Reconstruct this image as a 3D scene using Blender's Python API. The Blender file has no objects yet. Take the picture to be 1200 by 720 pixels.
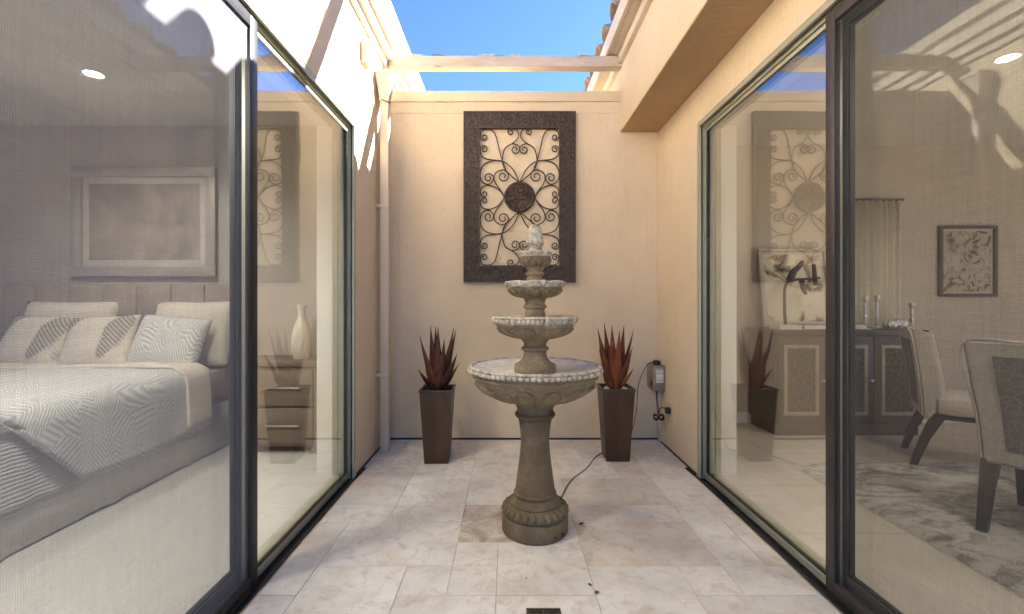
import bpy, bmesh, math, random
from mathutils import Vector, Matrix, noise
R = math.radians
random.seed(7)
S = bpy.context.scene
C = S.collection

# ------------------------------------------------------------------ camera, world, sun, exposure
F_PX = 525.0
cam_d = bpy.data.cameras.new('camera')
cam = bpy.data.objects.new('camera', cam_d); C.objects.link(cam)
cam.location = (0, 0, 1.19)
cam.rotation_euler = (R(90), 0, 0)
cam_d.sensor_width = 36
cam_d.lens = F_PX / 1200 * 36
cam_d.shift_x = 5 / 1200
cam_d.shift_y = -5 / 1200
cam_d.clip_start = 0.05
cam_d.clip_end = 5000
S.camera = cam

SUN_TO = Vector((1.38, 0.58, 1.0)).normalized()          # towards the sun
SUN_EL = math.asin(SUN_TO.z)
SUN_AZ = math.atan2(SUN_TO.x, SUN_TO.y)
world = bpy.data.worlds.new('World'); S.world = world
world.use_nodes = True
wn = world.node_tree.nodes; wl = world.node_tree.links
wn.clear()
sky = wn.new('ShaderNodeTexSky'); sky.sky_type = 'NISHITA'; sky.sun_disc = False
sky.sun_elevation = SUN_EL; sky.sun_rotation = SUN_AZ
sky.altitude = 1500; sky.air_density = 0.46; sky.dust_density = 0.6; sky.ozone_density = 7.5
bg = wn.new('ShaderNodeBackground'); bg.inputs['Strength'].default_value = 0.05
wo = wn.new('ShaderNodeOutputWorld')
wl.new(sky.outputs[0], bg.inputs['Color']); wl.new(bg.outputs[0], wo.inputs['Surface'])

sun_d = bpy.data.lights.new('sun', 'SUN'); sun_d.energy = 3.8; sun_d.angle = R(0.5)
sun_d.color = (1.0, 0.965, 0.91)
sun = bpy.data.objects.new('sun', sun_d); C.objects.link(sun)
sun.rotation_euler = SUN_TO.to_track_quat('Z', 'Y').to_euler()
sun.location = (6, 3, 8)

S.view_settings.view_transform = 'Standard'
S.view_settings.look = 'None'
S.view_settings.exposure = 3.9
S.view_settings.gamma = 1.0
S.view_settings.use_curve_mapping = False
S.render.engine = 'CYCLES'
cy = S.cycles
cy.use_denoising = True
try: cy.denoiser = 'OPENIMAGEDENOISE'
except Exception: pass
cy.max_bounces = 14; cy.diffuse_bounces = 7; cy.glossy_bounces = 5
cy.transparent_max_bounces = 40; cy.transmission_bounces = 4
cy.sample_clamp_indirect = 6.0
cy.caustics_reflective = False; cy.caustics_refractive = False

# ------------------------------------------------------------------ materials
def new_mat(name):
    m = bpy.data.materials.new(name); m.use_nodes = True
    nt = m.node_tree; nt.nodes.clear()
    out = nt.nodes.new('ShaderNodeOutputMaterial')
    return m, nt, out

class G:
    """small node-graph helper"""
    def __init__(s, nt): s.nt = nt
    def n(s, t, **kw):
        nd = s.nt.nodes.new(t)
        for k, v in kw.items(): setattr(nd, k, v)
        return nd
    def l(s, a, b): s.nt.links.new(a, b)
    def set(s, inp, v):
        if hasattr(v, 'is_output'): s.l(v, inp)
        else: inp.default_value = v
    def math(s, op, a, b=0.0, clamp=False):
        nd = s.n('ShaderNodeMath', operation=op, use_clamp=clamp)
        s.set(nd.inputs[0], a); s.set(nd.inputs[1], b)
        return nd.outputs[0]
    def coord(s, rnd=False, scale=(1, 1, 1)):
        tc = s.n('ShaderNodeTexCoord')
        v = tc.outputs['Object']
        mp = s.n('ShaderNodeMapping'); mp.inputs['Scale'].default_value = scale
        s.l(v, mp.inputs['Vector'])
        if rnd:
            oi = s.n('ShaderNodeObjectInfo')
            k = s.math('MULTIPLY', oi.outputs['Random'], 73.0)
            cb = s.n('ShaderNodeCombineXYZ')
            for i in range(3): s.l(k, cb.inputs[i])
            s.l(cb.outputs[0], mp.inputs['Location'])
        return mp.outputs[0]
    def noise(s, vec, scale, detail=4, rough=0.55, dist=0.0):
        nd = s.n('ShaderNodeTexNoise')
        s.l(vec, nd.inputs['Vector'])
        nd.inputs['Scale'].default_value = scale; nd.inputs['Detail'].default_value = detail
        nd.inputs['Roughness'].default_value = rough; nd.inputs['Distortion'].default_value = dist
        return nd.outputs['Fac']
    def ramp(s, fac, stops):
        nd = s.n('ShaderNodeValToRGB'); s.l(fac, nd.inputs[0])
        cr = nd.color_ramp
        while len(cr.elements) > 1: cr.elements.remove(cr.elements[-1])
        for i, (p, c) in enumerate(stops):
            e = cr.elements[0] if i == 0 else cr.elements.new(p)
            e.position = p
            if not hasattr(c, '__len__'): c = (c, c, c)
            e.color = (*c[:3], 1)
        return nd.outputs[0]
    def mix(s, fac, a, b, mode='MIX'):
        nd = s.n('ShaderNodeMix', data_type='RGBA', blend_type=mode)
        s.set(nd.inputs[0], fac)
        for i, v in ((6, a), (7, b)):
            if hasattr(v, 'is_output'): s.l(v, nd.inputs[i])
            else: nd.inputs[i].default_value = (*v[:3], 1)
        return nd.outputs[2]
    def bump(s, h, strength, dist, normal=None):
        nd = s.n('ShaderNodeBump'); s.l(h, nd.inputs['Height'])
        nd.inputs['Strength'].default_value = strength; nd.inputs['Distance'].default_value = dist
        if normal is not None: s.l(normal, nd.inputs['Normal'])
        return nd.outputs[0]
    def pbsdf(s, out, color, rough=0.6, metal=0.0, normal=None, spec=0.5, sheen=0.0):
        b = s.n('ShaderNodeBsdfPrincipled')
        if hasattr(color, 'is_output'): s.l(color, b.inputs['Base Color'])
        else: b.inputs['Base Color'].default_value = (*color[:3], 1)
        s.set(b.inputs['Roughness'], rough)
        b.inputs['Metallic'].default_value = metal
        b.inputs['Specular IOR Level'].default_value = spec
        if sheen: b.inputs['Sheen Weight'].default_value = sheen
        if normal is not None: s.l(normal, b.inputs['Normal'])
        s.l(b.outputs[0], out.inputs['Surface'])
        return b

def varied(name, c1, c2, rough=0.6, metal=0.0, nscale=6, bscale=60, bstr=0.2, bdist=0.003, rnd=False,
           spec=0.4, stretch=(1, 1, 1), detail=5, sheen=0.0, lo=0.3, hi=0.7):
    m, nt, out = new_mat(name); g = G(nt)
    v = g.coord(rnd, stretch)
    col = g.ramp(g.noise(v, nscale, detail, 0.6), [(lo, c1), (hi, c2)])
    h = g.noise(v, bscale, 5, 0.6)
    g.pbsdf(out, col, rough, metal, g.bump(h, bstr, bdist), spec, sheen)
    return m

def stucco(name, c):
    m, nt, out = new_mat(name); g = G(nt)
    v = g.coord()
    big = g.noise(v, 1.3, 5, 0.6)
    fine = g.noise(v, 60, 6, 0.7)
    col = g.mix(g.ramp(big, [(0.3, 0.0), (0.7, 1.0)]), [x * 0.89 for x in c], [min(1, x * 1.07) for x in c])
    col = g.mix(g.math('MULTIPLY', g.ramp(fine, [(0.38, 1.0), (0.52, 0.0)]), 0.22), col, [x * 0.72 for x in c])
    # rain streaks and dirt near the base / under edges, with a shape of their own
    vs = g.coord(scale=(7, 7, 0.5))
    st = g.ramp(g.noise(vs, 2.0, 5, 0.65), [(0.58, 0.0), (0.75, 0.22)])
    col = g.mix(st, col, [c[0] * 0.66, c[1] * 0.60, c[2] * 0.54])
    h1 = g.noise(v, 130, 6, 0.72)
    h2 = g.noise(v, 22, 3, 0.5)
    nrm = g.bump(h1, 0.55, 0.004, g.bump(h2, 0.55, 0.012))
    g.pbsdf(out, col, 0.9, 0, nrm, 0.2)
    return m

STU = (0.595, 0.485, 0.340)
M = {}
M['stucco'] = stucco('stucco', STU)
M['soffit'] = stucco('brown_soffit_stucco', (0.44, 0.30, 0.165))  # wall stucco recipe in a darker, browner tone
M['trim'] = stucco('painted_trim', (0.56, 0.485, 0.385))

def travertine(name, base, dark, dirt=0.0, pits=0.25):
    m, nt, out = new_mat(name); g = G(nt)
    v = g.coord(rnd=True)
    oi = g.n('ShaderNodeObjectInfo')
    cloud = g.noise(v, 4.5, 7, 0.62, 0.6)
    col = g.ramp(cloud, [(0.28, [x * 0.80 for x in base]), (0.5, base), (0.72, [min(1, base[0] * 1.10), min(1, base[1] * 1.11), min(1, base[2] * 1.13)])])
    tint = g.math('ADD', g.math('MULTIPLY', oi.outputs['Random'], 0.16), 0.92)
    tc = g.n('ShaderNodeCombineXYZ'); [g.l(tint, tc.inputs[i]) for i in range(3)]
    col = g.mix(1.0, col, tc.outputs[0], 'MULTIPLY')
    vein = g.noise(v, 11, 8, 0.7, 1.2)
    col = g.mix(g.ramp(vein, [(0.50, 0.0), (0.66, 0.55)]), col, (0.40, 0.31, 0.235))
    rust = g.noise(v, 2.2, 5, 0.6, 0.3)
    col = g.mix(g.ramp(rust, [(0.58, 0.0), (0.78, 0.6)]), col, (0.47, 0.30, 0.17))
    pit = g.noise(v, 55, 6, 0.75)
    pm = g.math('MULTIPLY', g.ramp(pit, [(0.60, 0.0), (0.68, 1.0)]), g.ramp(vein, [(0.42, 0.0), (0.60, pits * 2)]))
    col = g.mix(pm, col, dark)
    if dirt:
        d = g.noise(v, 6.5, 8, 0.72, 0.8)
        col = g.mix(g.math('MULTIPLY', g.ramp(d, [(0.38, 0.0), (0.62, 1.0)]), dirt), col, (0.20, 0.175, 0.15))
    h = g.noise(v, 40, 6, 0.65)
    hh = g.math('SUBTRACT', h, g.math('MULTIPLY', pm, 0.8))
    nrm = g.bump(hh, 0.35, 0.003, g.bump(cloud, 0.3, 0.006))
    g.pbsdf(out, col, g.math('ADD', g.math('MULTIPLY', cloud, 0.25), 0.38), 0, nrm, 0.35)
    return m
TB = (0.60, 0.575, 0.53)
M['tile'] = travertine('travertine', TB, (0.20, 0.16, 0.13))
M['tile_dirty'] = travertine('travertine_pitted', (0.54, 0.47, 0.395), (0.13, 0.11, 0.10), 0.8, 0.9)
M['tile_grey'] = travertine('travertine_grey', (0.60, 0.55, 0.485), (0.16, 0.13, 0.12), 0.20, 0.4)
M['mortar'] = varied('mortar', (0.40, 0.34, 0.28), (0.54, 0.46, 0.38), 0.95, bscale=150, bstr=0.8, bdist=0.004)
M['mortar_edge'] = varied('mortar_edge', (0.42, 0.32, 0.22), (0.62, 0.49, 0.36), 0.95, nscale=9, bscale=90, bstr=0.9, bdist=0.006)
M['bounce_patio'] = varied('pale_paving', (0.56, 0.51, 0.45), (0.64, 0.59, 0.52), 0.8, nscale=3)
M['ground'] = varied('ground_gravel', (0.28, 0.22, 0.17), (0.38, 0.30, 0.23), 0.95, nscale=0.8)
M['black_gap'] = varied('black_drain_rubber', (0.006, 0.006, 0.008), (0.02, 0.02, 0.022), 0.6, nscale=12, bscale=40, bstr=0.5, bdist=0.006)

def cast_stone(name, c1, c2, c3):
    m, nt, out = new_mat(name); g = G(nt)
    v = g.coord()
    n1 = g.noise(v, 7, 7, 0.65, 0.3)
    col = g.ramp(n1, [(0.30, c1), (0.52, c2), (0.74, c3)])
    n2 = g.noise(v, 60, 6, 0.7)
    col = g.mix(g.ramp(n2, [(0.40, 0.35), (0.55, 0.0)]), col, (0.10, 0.08, 0.05))
    vs = g.coord(scale=(10, 10, 1.4))
    col = g.mix(g.ramp(g.noise(vs, 2.5, 6, 0.7), [(0.52, 0.0), (0.72, 0.5)]), col, (0.14, 0.115, 0.075))
    nrm = g.bump(n2, 0.5, 0.003, g.bump(n1, 0.4, 0.006))
    g.pbsdf(out, col, 0.82, 0, nrm, 0.25)
    return m
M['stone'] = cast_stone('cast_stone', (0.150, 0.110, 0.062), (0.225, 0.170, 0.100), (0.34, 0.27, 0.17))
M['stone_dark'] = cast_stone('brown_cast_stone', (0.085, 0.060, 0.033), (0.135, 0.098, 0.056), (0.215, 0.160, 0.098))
def lime_stone(name):
    # weathered white lime crust on rims and finial, ragged against the brown cast stone
    m, nt, out = new_mat(name); g = G(nt)
    v = g.coord()
    n1 = g.noise(v, 26, 8, 0.75)
    n3 = g.noise(v, 9, 5, 0.6)
    col = g.ramp(n1, [(0.32, (0.10, 0.08, 0.05)), (0.44, (0.30, 0.255, 0.18)), (0.54, (0.46, 0.415, 0.325)), (0.72, (0.62, 0.575, 0.485))])
    col = g.mix(g.ramp(n3, [(0.56, 0.0), (0.72, 0.45)]), col, (0.33, 0.28, 0.20))
    nrm = g.bump(n1, 0.6, 0.004)
    g.pbsdf(out, col, 0.85, 0, nrm, 0.2)
    return m
M['lime'] = lime_stone('lime_crusted_stone')
def basin_stone(name):
    m, nt, out = new_mat(name); g = G(nt)
    v = g.coord()
    n1 = g.noise(v, 9, 8, 0.68, 0.5)
    col = g.ramp(n1, [(0.30, (0.34, 0.32, 0.29)), (0.5, (0.55, 0.53, 0.49)), (0.7, (0.68, 0.66, 0.62))])
    nrm = g.bump(n1, 0.3, 0.003)
    g.pbsdf(out, col, 0.7, 0, nrm, 0.3)
    return m
M['basin'] = basin_stone('limescaled_basin')

M['bronze'] = varied('bronze_planter', (0.036, 0.023, 0.017), (0.095, 0.052, 0.030), 0.36, 0.55, nscale=7, bscale=70, bstr=0.12, bdist=0.002, stretch=(1, 1, 0.25), spec=0.5)
def rust_mat(name, c1, c2, c3):
    m, nt, out = new_mat(name); g = G(nt)
    v = g.coord(rnd=True)
    n1 = g.noise(v, 14, 7, 0.7, 0.4)
    col = g.ramp(n1, [(0.3, c1), (0.52, c2), (0.75, c3)])
    oi = g.n('ShaderNodeObjectInfo'); k = g.math('ADD', g.math('MULTIPLY', oi.outputs['Random'], 0.9), 0.6)
    cb = g.n('ShaderNodeCombineXYZ'); [g.l(k, cb.inputs[i]) for i in range(3)]
    col = g.mix(1.0, col, cb.outputs[0], 'MULTIPLY')
    g.pbsdf(out, col, g.ramp(n1, [(0.3, 0.45), (0.7, 0.75)]), 0.25, g.bump(g.noise(v, 90, 5, 0.7), 0.3, 0.002), 0.4)
    return m
M['rust'] = rust_mat('rusted_steel', (0.050, 0.016, 0.009), (0.130, 0.033, 0.013), (0.26, 0.070, 0.020))
M['rust_dark'] = rust_mat('rusted_steel_dark', (0.030, 0.012, 0.008), (0.070, 0.022, 0.012), (0.135, 0.044, 0.018))
M['soil'] = varied('planter_soil', (0.02, 0.015, 0.01), (0.05, 0.04, 0.03), 0.95, bscale=80, bstr=1, bdist=0.01)
M['pebble'] = varied('white_pebble', (0.45, 0.42, 0.38), (0.72, 0.70, 0.66), 0.7)
def hammered(name):
    m, nt, out = new_mat(name); g = G(nt)
    v = g.coord()
    n0 = g.noise(v, 30, 4, 0.6, 2.2)
    vo = g.n('ShaderNodeTexVoronoi', feature='SMOOTH_F1'); g.l(v, vo.inputs['Vector']); vo.inputs['Scale'].default_value = 55
    h = g.math('ADD', n0, g.math('MULTIPLY', vo.outputs['Distance'], 0.8))
    col = g.ramp(n0, [(0.35, (0.024, 0.017, 0.013)), (0.6, (0.066, 0.047, 0.036))])
    g.pbsdf(out, col, 0.46, 0.3, g.bump(h, 0.9, 0.010), 0.45)
    return m
M['hammered'] = hammered('hammered_bronze')
M['frame_edge'] = varied('bronze_frame_edge', (0.05, 0.027, 0.015), (0.10, 0.055, 0.03), 0.4, 0.5)
M['iron'] = varied('wrought_iron', (0.035, 0.024, 0.018), (0.085, 0.055, 0.038), 0.5, 0.5, nscale=30, bscale=120)
M['sage'] = varied('sage_aluminium', (0.29, 0.29, 0.21), (0.35, 0.345, 0.255), 0.42, 0.15, nscale=5, bscale=200, bstr=0.05, spec=0.5)
M['sage_dark'] = varied('dark_sage_aluminium', (0.075, 0.080, 0.060), (0.105, 0.110, 0.085), 0.42, 0.15, nscale=5, bscale=200, bstr=0.05)
M['dark_alu'] = varied('dark_bronze_aluminium', (0.016, 0.015, 0.016), (0.028, 0.026, 0.027), 0.40, 0.35, nscale=8, bscale=200, bstr=0.05, spec=0.5)
M['screen_alu'] = varied('taupe_aluminium', (0.045, 0.036, 0.034), (0.070, 0.057, 0.053), 0.42, 0.3, nscale=8, bscale=200, bstr=0.05)
M['gasket'] = varied('black_gasket', (0.008, 0.008, 0.009), (0.015, 0.015, 0.016), 0.5)

def glass(name, f0, tint, wob, wscale):
    m, nt, out = new_mat(name); g = G(nt)
    v = g.coord()
    nrm = g.bump(g.noise(v, wscale, 2, 0.4), wob, 0.02)
    geo = g.n('ShaderNodeNewGeometry')
    dt = g.n('ShaderNodeVectorMath', operation='DOT_PRODUCT')
    g.l(geo.outputs['Incoming'], dt.inputs[0]); g.l(geo.outputs['Normal'], dt.inputs[1])
    c = g.math('ABSOLUTE', dt.outputs['Value'])
    k = g.math('POWER', g.math('SUBTRACT', 1.0, c, True), 5.0)
    fr = g.math('ADD', g.math('MULTIPLY', k, 1 - f0), f0, True)
    tr = g.n('ShaderNodeBsdfTransparent'); tr.inputs[0].default_value = (*tint, 1)
    gl = g.n('ShaderNodeBsdfGlossy'); gl.inputs['Roughness'].default_value = 0.0
    gl.inputs['Color'].default_value = (1, 1, 1, 1)
    g.l(nrm, gl.inputs['Normal'])
    mx = g.n('ShaderNodeMixShader'); g.l(fr, mx.inputs[0]); g.l(tr.outputs[0], mx.inputs[1]); g.l(gl.outputs[0], mx.inputs[2])
    g.l(mx.outputs[0], out.inputs['Surface'])
    return m
M['glass_slide'] = glass('float_glass_sliding', 0.04, (0.96, 0.97, 0.96), 0.07, 2.3)
M['glass_out'] = glass('float_glass_outer', 0.14, (0.96, 0.97, 0.96), 0.07, 2.3)
M['glass_in'] = glass('float_glass_inner', 0.022, (0.96, 0.97, 0.96), 0.16, 1.7)

def mesh_screen(name, c, f):
    m, nt, out = new_mat(name); g = G(nt)
    v = g.coord()
    vs = g.coord(scale=(1, 40, 3))
    n1 = g.noise(vs, 2.0, 3, 0.6)
    vz = g.coord(scale=(1, 3, 60))
    n2 = g.noise(vz, 2.0, 3, 0.6)
    sx = g.n('ShaderNodeSeparateXYZ'); g.l(v, sx.inputs[0])
    nw = g.math('MULTIPLY', g.noise(v, 2.2, 2, 0.5), 0.02)
    wy = g.math('SINE', g.math('MULTIPLY', g.math('ADD', sx.outputs[1], nw), 1150.0))
    wz = g.math('SINE', g.math('MULTIPLY', g.math('ADD', sx.outputs[2], nw), 1050.0))
    fac = g.math('ADD', g.math('MULTIPLY', g.math('ADD', n1, n2), 0.10), f)
    fac = g.math('ADD', fac, g.math('MULTIPLY', g.math('ADD', wy, wz), 0.032), True)
    tr = g.n('ShaderNodeBsdfTransparent')
    df = g.n('ShaderNodeBsdfDiffuse'); df.inputs['Color'].default_value = (*c, 1)
    mx = g.n('ShaderNodeMixShader'); g.l(fac, mx.inputs[0]); g.l(tr.outputs[0], mx.inputs[1]); g.l(df.outputs[0], mx.inputs[2])
    g.l(mx.outputs[0], out.inputs['Surface'])
    return m
M['screen_l'] = mesh_screen('grey_insect_screen', (0.17, 0.17, 0.20), 0.36)
M['screen_r'] = mesh_screen('charcoal_insect_screen', (0.06, 0.056, 0.056), 0.36)

M['white_paint'] = varied('cream_drywall', (0.70, 0.67, 0.60), (0.76, 0.73, 0.66), 0.85, nscale=2, bscale=150, bstr=0.12)
M['room_wall'] = varied('warm_beige_wall', (0.41, 0.365, 0.325), (0.46, 0.41, 0.365), 0.9, nscale=1.5, bscale=150, bstr=0.15)
M['room_wall_r'] = varied('grey_beige_wall', (0.50, 0.43, 0.36), (0.55, 0.475, 0.40), 0.9, nscale=1.5, bscale=150, bstr=0.15)
M['ceiling'] = varied('ceiling_paint', (0.62, 0.58, 0.52), (0.66, 0.62, 0.56), 0.95, nscale=2, bscale=120, bstr=0.2)
M['carpet'] = varied('grey_carpet', (0.42, 0.40, 0.37), (0.56, 0.535, 0.50), 0.98, nscale=60, bscale=220, bstr=0.8, bdist=0.008, sheen=0.3)
M['din_tile'] = varied('dining_floor_tile', (0.46, 0.405, 0.345), (0.55, 0.49, 0.42), 0.38, nscale=3, bscale=30, bstr=0.08, spec=0.5)
M['beam'] = varied('weathered_beam_paint', (0.40, 0.32, 0.24), (0.54, 0.45, 0.36), 0.85, nscale=9, bscale=50, bstr=0.5, bdist=0.006, stretch=(0.3, 1, 1))
M['bare_wood'] = varied('bare_grey_wood', (0.11, 0.085, 0.065), (0.22, 0.175, 0.14), 0.9, nscale=20, bscale=80, bstr=0.6, stretch=(0.2, 1, 1))
def barrel_clay(name):
    m, nt, out = new_mat(name); g = G(nt)
    v = g.coord(rnd=True); oi = g.n('ShaderNodeObjectInfo')
    n1 = g.noise(v, 8, 6, 0.65)
    a = g.ramp(n1, [(0.3, (0.16, 0.10, 0.07)), (0.7, (0.30, 0.19, 0.13))])
    b = g.ramp(n1, [(0.3, (0.20, 0.15, 0.11)), (0.7, (0.36, 0.28, 0.21))])
    g.pbsdf(out, g.mix(oi.outputs['Random'], a, b), 0.85, 0, g.bump(g.noise(v, 60, 5, 0.7), 0.4, 0.004), 0.25)
    return m
M['clay'] = barrel_clay('barrel_clay')
M['pipe'] = varied('painted_gutter_metal', (0.48, 0.40, 0.305), (0.55, 0.46, 0.355), 0.6, nscale=6, bscale=50, bstr=0.1, stretch=(1, 1, 0.3))
M['grate'] = varied('bronze_grate', (0.055, 0.045, 0.035), (0.12, 0.095, 0.07), 0.45, 0.5, nscale=20)
M['cord'] = varied('black_cord', (0.012, 0.012, 0.012), (0.025, 0.024, 0.022), 0.5)
M['box_metal'] = varied('taupe_box_enamel', (0.20, 0.155, 0.115), (0.27, 0.215, 0.165), 0.45, 0.2, nscale=12)
def printed(name):
    m, nt, out = new_mat(name); g = G(nt)
    v = g.coord(scale=(1, 30, 200))
    ln = g.noise(v, 1.0, 2, 0.5)
    col = g.ramp(ln, [(0.46, (0.66, 0.64, 0.60)), (0.56, (0.30, 0.29, 0.28))])
    g.pbsdf(out, col, 0.5)
    return m
M['label'] = printed('printed_label')
M['dry_leaf'] = varied('dry_leaf', (0.07, 0.045, 0.02), (0.16, 0.11, 0.05), 0.8)

def frond(name, base, lite, freq=150.0, cell=3.2):
    m, nt, out = new_mat(name); g = G(nt)
    v = g.coord()
    vo = g.n('ShaderNodeTexVoronoi', feature='F1'); g.l(v, vo.inputs['Vector']); vo.inputs['Scale'].default_value = cell
    sub = g.n('ShaderNodeVectorMath', operation='SUBTRACT')
    g.l(v, sub.inputs[0]); g.l(vo.outputs['Position'], sub.inputs[1])
    sc = g.n('ShaderNodeSeparateXYZ'); g.l(vo.outputs['Color'], sc.inputs[0])
    rt = g.n('ShaderNodeVectorRotate', rotation_type='Z_AXIS'); g.l(sub.outputs[0], rt.inputs['Vector'])
    g.l(g.math('MULTIPLY', sc.outputs[0], 6.283), rt.inputs['Angle'])
    sx = g.n('ShaderNodeSeparateXYZ'); g.l(rt.outputs[0], sx.inputs[0])
    az = g.math('ADD', sx.outputs[0], g.math('MULTIPLY', sx.outputs[2], 0.7))
    ph = g.math('SUBTRACT', az, g.math('MULTIPLY', g.math('ABSOLUTE', sx.outputs[1]), 1.1))
    w = g.math('SINE', g.math('MULTIPLY', ph, freq))
    w = g.math('MULTIPLY', g.math('ADD', w, 1.0), 0.5)
    col = g.mix(g.ramp(w, [(0.40, 0.0), (0.62, 1.0)]), base, lite)
    nrm = g.bump(g.noise(v, 300, 3, 0.6), 0.3, 0.002)
    g.pbsdf(out, col, 0.9, 0, nrm, 0.15, 0.2)
    return m
M['duvet'] = frond('palm_leaf_duvet', (0.42, 0.415, 0.405), (0.60, 0.595, 0.58), 260.0, 5.5)
M['pillow_frond'] = frond('palm_leaf_pillow', (0.44, 0.425, 0.40), (0.68, 0.66, 0.62), 240, 6)
def ribbed(name, c1, c2, freq):
    m, nt, out = new_mat(name); g = G(nt)
    tc = g.coord(); sx = g.n('ShaderNodeSeparateXYZ'); g.l(tc, sx.inputs[0])
    nz = g.noise(tc, 8, 3)
    w = g.math('SINE', g.math('MULTIPLY', g.math('ADD', sx.outputs[2], g.math('MULTIPLY', nz, 0.03)), freq))
    f = g.math('MULTIPLY', g.math('ADD', w, 1.0), 0.5)
    g.pbsdf(out, g.mix(f, c1, c2), 0.9, 0, g.bump(f, 0.5, 0.005), 0.15, 0.2)
    return m
M['coverlet'] = ribbed('ribbed_coverlet', (0.43, 0.425, 0.41), (0.53, 0.525, 0.505), 330)
M['linen'] = varied('cream_linen', (0.62, 0.55, 0.45), (0.70, 0.63, 0.53), 0.95, nscale=4, bscale=250, bstr=0.3, sheen=0.2)
M['skirt'] = varied('linen_bed_skirt', (0.66, 0.63, 0.57), (0.74, 0.71, 0.65), 0.95, nscale=4, bscale=200, bstr=0.3)
def motif(name):
    m, nt, out = new_mat(name); g = G(nt)
    v = g.coord()
    vo = g.n('ShaderNodeTexVoronoi', feature='F1'); g.l(v, vo.inputs['Vector']); vo.inputs['Scale'].default_value = 3.6
    big = g.ramp(g.noise(v, 3.4, 1, 0.3, 0.4), [(0.50, 0.0), (0.54, 1.0)])
    st = g.n('ShaderNodeSeparateXYZ'); g.l(v, st.inputs[0])
    w = g.math('SINE', g.math('MULTIPLY', g.math('ADD', st.outputs[0], st.outputs[2]), 190.0))
    f = g.math('MULTIPLY', big, g.ramp(w, [(0.35, 0.45), (0.6, 1.0)]))
    col = g.mix(f, (0.62, 0.56, 0.47), (0.17, 0.155, 0.14))
    g.pbsdf(out, col, 0.95, 0, g.bump(g.noise(v, 250, 3), 0.3, 0.002), 0.15)
    return m
M['pillow_motif'] = motif('leaf_motif_pillow')
M['headboard'] = varied('taupe_upholstery', (0.30, 0.245, 0.195), (0.37, 0.305, 0.245), 0.95, nscale=8, bscale=260, bstr=0.35, sheen=0.2)
M['chair_fab'] = varied('grey_linen_upholstery', (0.36, 0.315, 0.265), (0.50, 0.445, 0.38), 0.95, nscale=120, bscale=260, bstr=0.4, sheen=0.15)
def damask(name, c1, c2, scale):
    m, nt, out = new_mat(name); g = G(nt)
    v = g.coord()
    w = g.n('ShaderNodeTexVoronoi', feature='DISTANCE_TO_EDGE'); g.l(v, w.inputs['Vector']); w.inputs['Scale'].default_value = scale
    f = g.ramp(w.outputs['Distance'], [(0.03, 1.0), (0.06, 0.0)])
    g.pbsdf(out, g.mix(f, c1, c2), 0.8, 0, g.bump(f, 0.3, 0.003), 0.3)
    return m
M['chair_panel'] = damask('patterned_back_fabric', (0.16, 0.14, 0.12), (0.24, 0.21, 0.18), 26)
M['inset'] = damask('carved_leaf_inset', (0.055, 0.043, 0.034), (0.16, 0.13, 0.10), 20)
M['espresso'] = varied('espresso_wood', (0.010, 0.007, 0.005), (0.024, 0.016, 0.011), 0.35, nscale=9, stretch=(4, 4, 0.5))
M['walnut'] = varied('taupe_wood', (0.13, 0.098, 0.073), (0.20, 0.155, 0.118), 0.45, nscale=8, stretch=(0.4, 4, 4))
M['side_wood'] = varied('grey_brown_wood', (0.055, 0.043, 0.034), (0.095, 0.076, 0.060), 0.42, nscale=8, stretch=(0.5, 4, 4))
M['gold_trim'] = varied('champagne_trim', (0.27, 0.225, 0.165), (0.36, 0.30, 0.225), 0.4, 0.3, nscale=20)
M['silver'] = varied('brushed_silver', (0.62, 0.60, 0.57), (0.75, 0.73, 0.70), 0.28, 0.95, nscale=20)
M['ceramic'] = varied('cream_ceramic', (0.60, 0.52, 0.42), (0.68, 0.60, 0.49), 0.35, nscale=8, bstr=0.05)
M['paper'] = varied('book_paper', (0.62, 0.58, 0.50), (0.72, 0.68, 0.60), 0.85, nscale=9)
M['book'] = varied('brown_book_cloth', (0.16, 0.11, 0.075), (0.24, 0.17, 0.12), 0.7)
def canvas(name, cols, scale, dist):
    m, nt, out = new_mat(name); g = G(nt)
    v = g.coord()
    f = g.noise(v, scale, 5, 0.55, dist)
    g.pbsdf(out, g.ramp(f, cols), 0.8)
    return m
M['art_bed'] = canvas('muted_landscape_print', [(0.30, (0.17, 0.14, 0.115)), (0.48, (0.28, 0.235, 0.19)), (0.62, (0.36, 0.30, 0.245)), (0.8, (0.46, 0.40, 0.33))], 2.6, 1.0)
M['art_lean'] = canvas('abstract_cream_print', [(0.38, (0.05, 0.038, 0.03)), (0.42, (0.34, 0.26, 0.18)), (0.47, (0.66, 0.58, 0.45)), (0.8, (0.74, 0.67, 0.54))], 3.4, 0.8)
M['art_bot'] = canvas('botanical_print', [(0.36, (0.08, 0.065, 0.05)), (0.43, (0.26, 0.215, 0.17)), (0.50, (0.44, 0.38, 0.31)), (0.8, (0.50, 0.44, 0.36))], 7, 2.2)
M['mat_board'] = varied('cream_mat_board', (0.50, 0.45, 0.38), (0.56, 0.50, 0.43), 0.85)
M['art_frame'] = varied('pewter_frame', (0.38, 0.335, 0.285), (0.46, 0.405, 0.35), 0.5, 0.3)
M['curtain'] = varied('cream_curtain', (0.62, 0.57, 0.47), (0.70, 0.64, 0.53), 0.9, nscale=5, bscale=200, bstr=0.25)
M['dark_frame'] = varied('dark_frame', (0.025, 0.02, 0.017), (0.05, 0.04, 0.034), 0.4)
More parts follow.
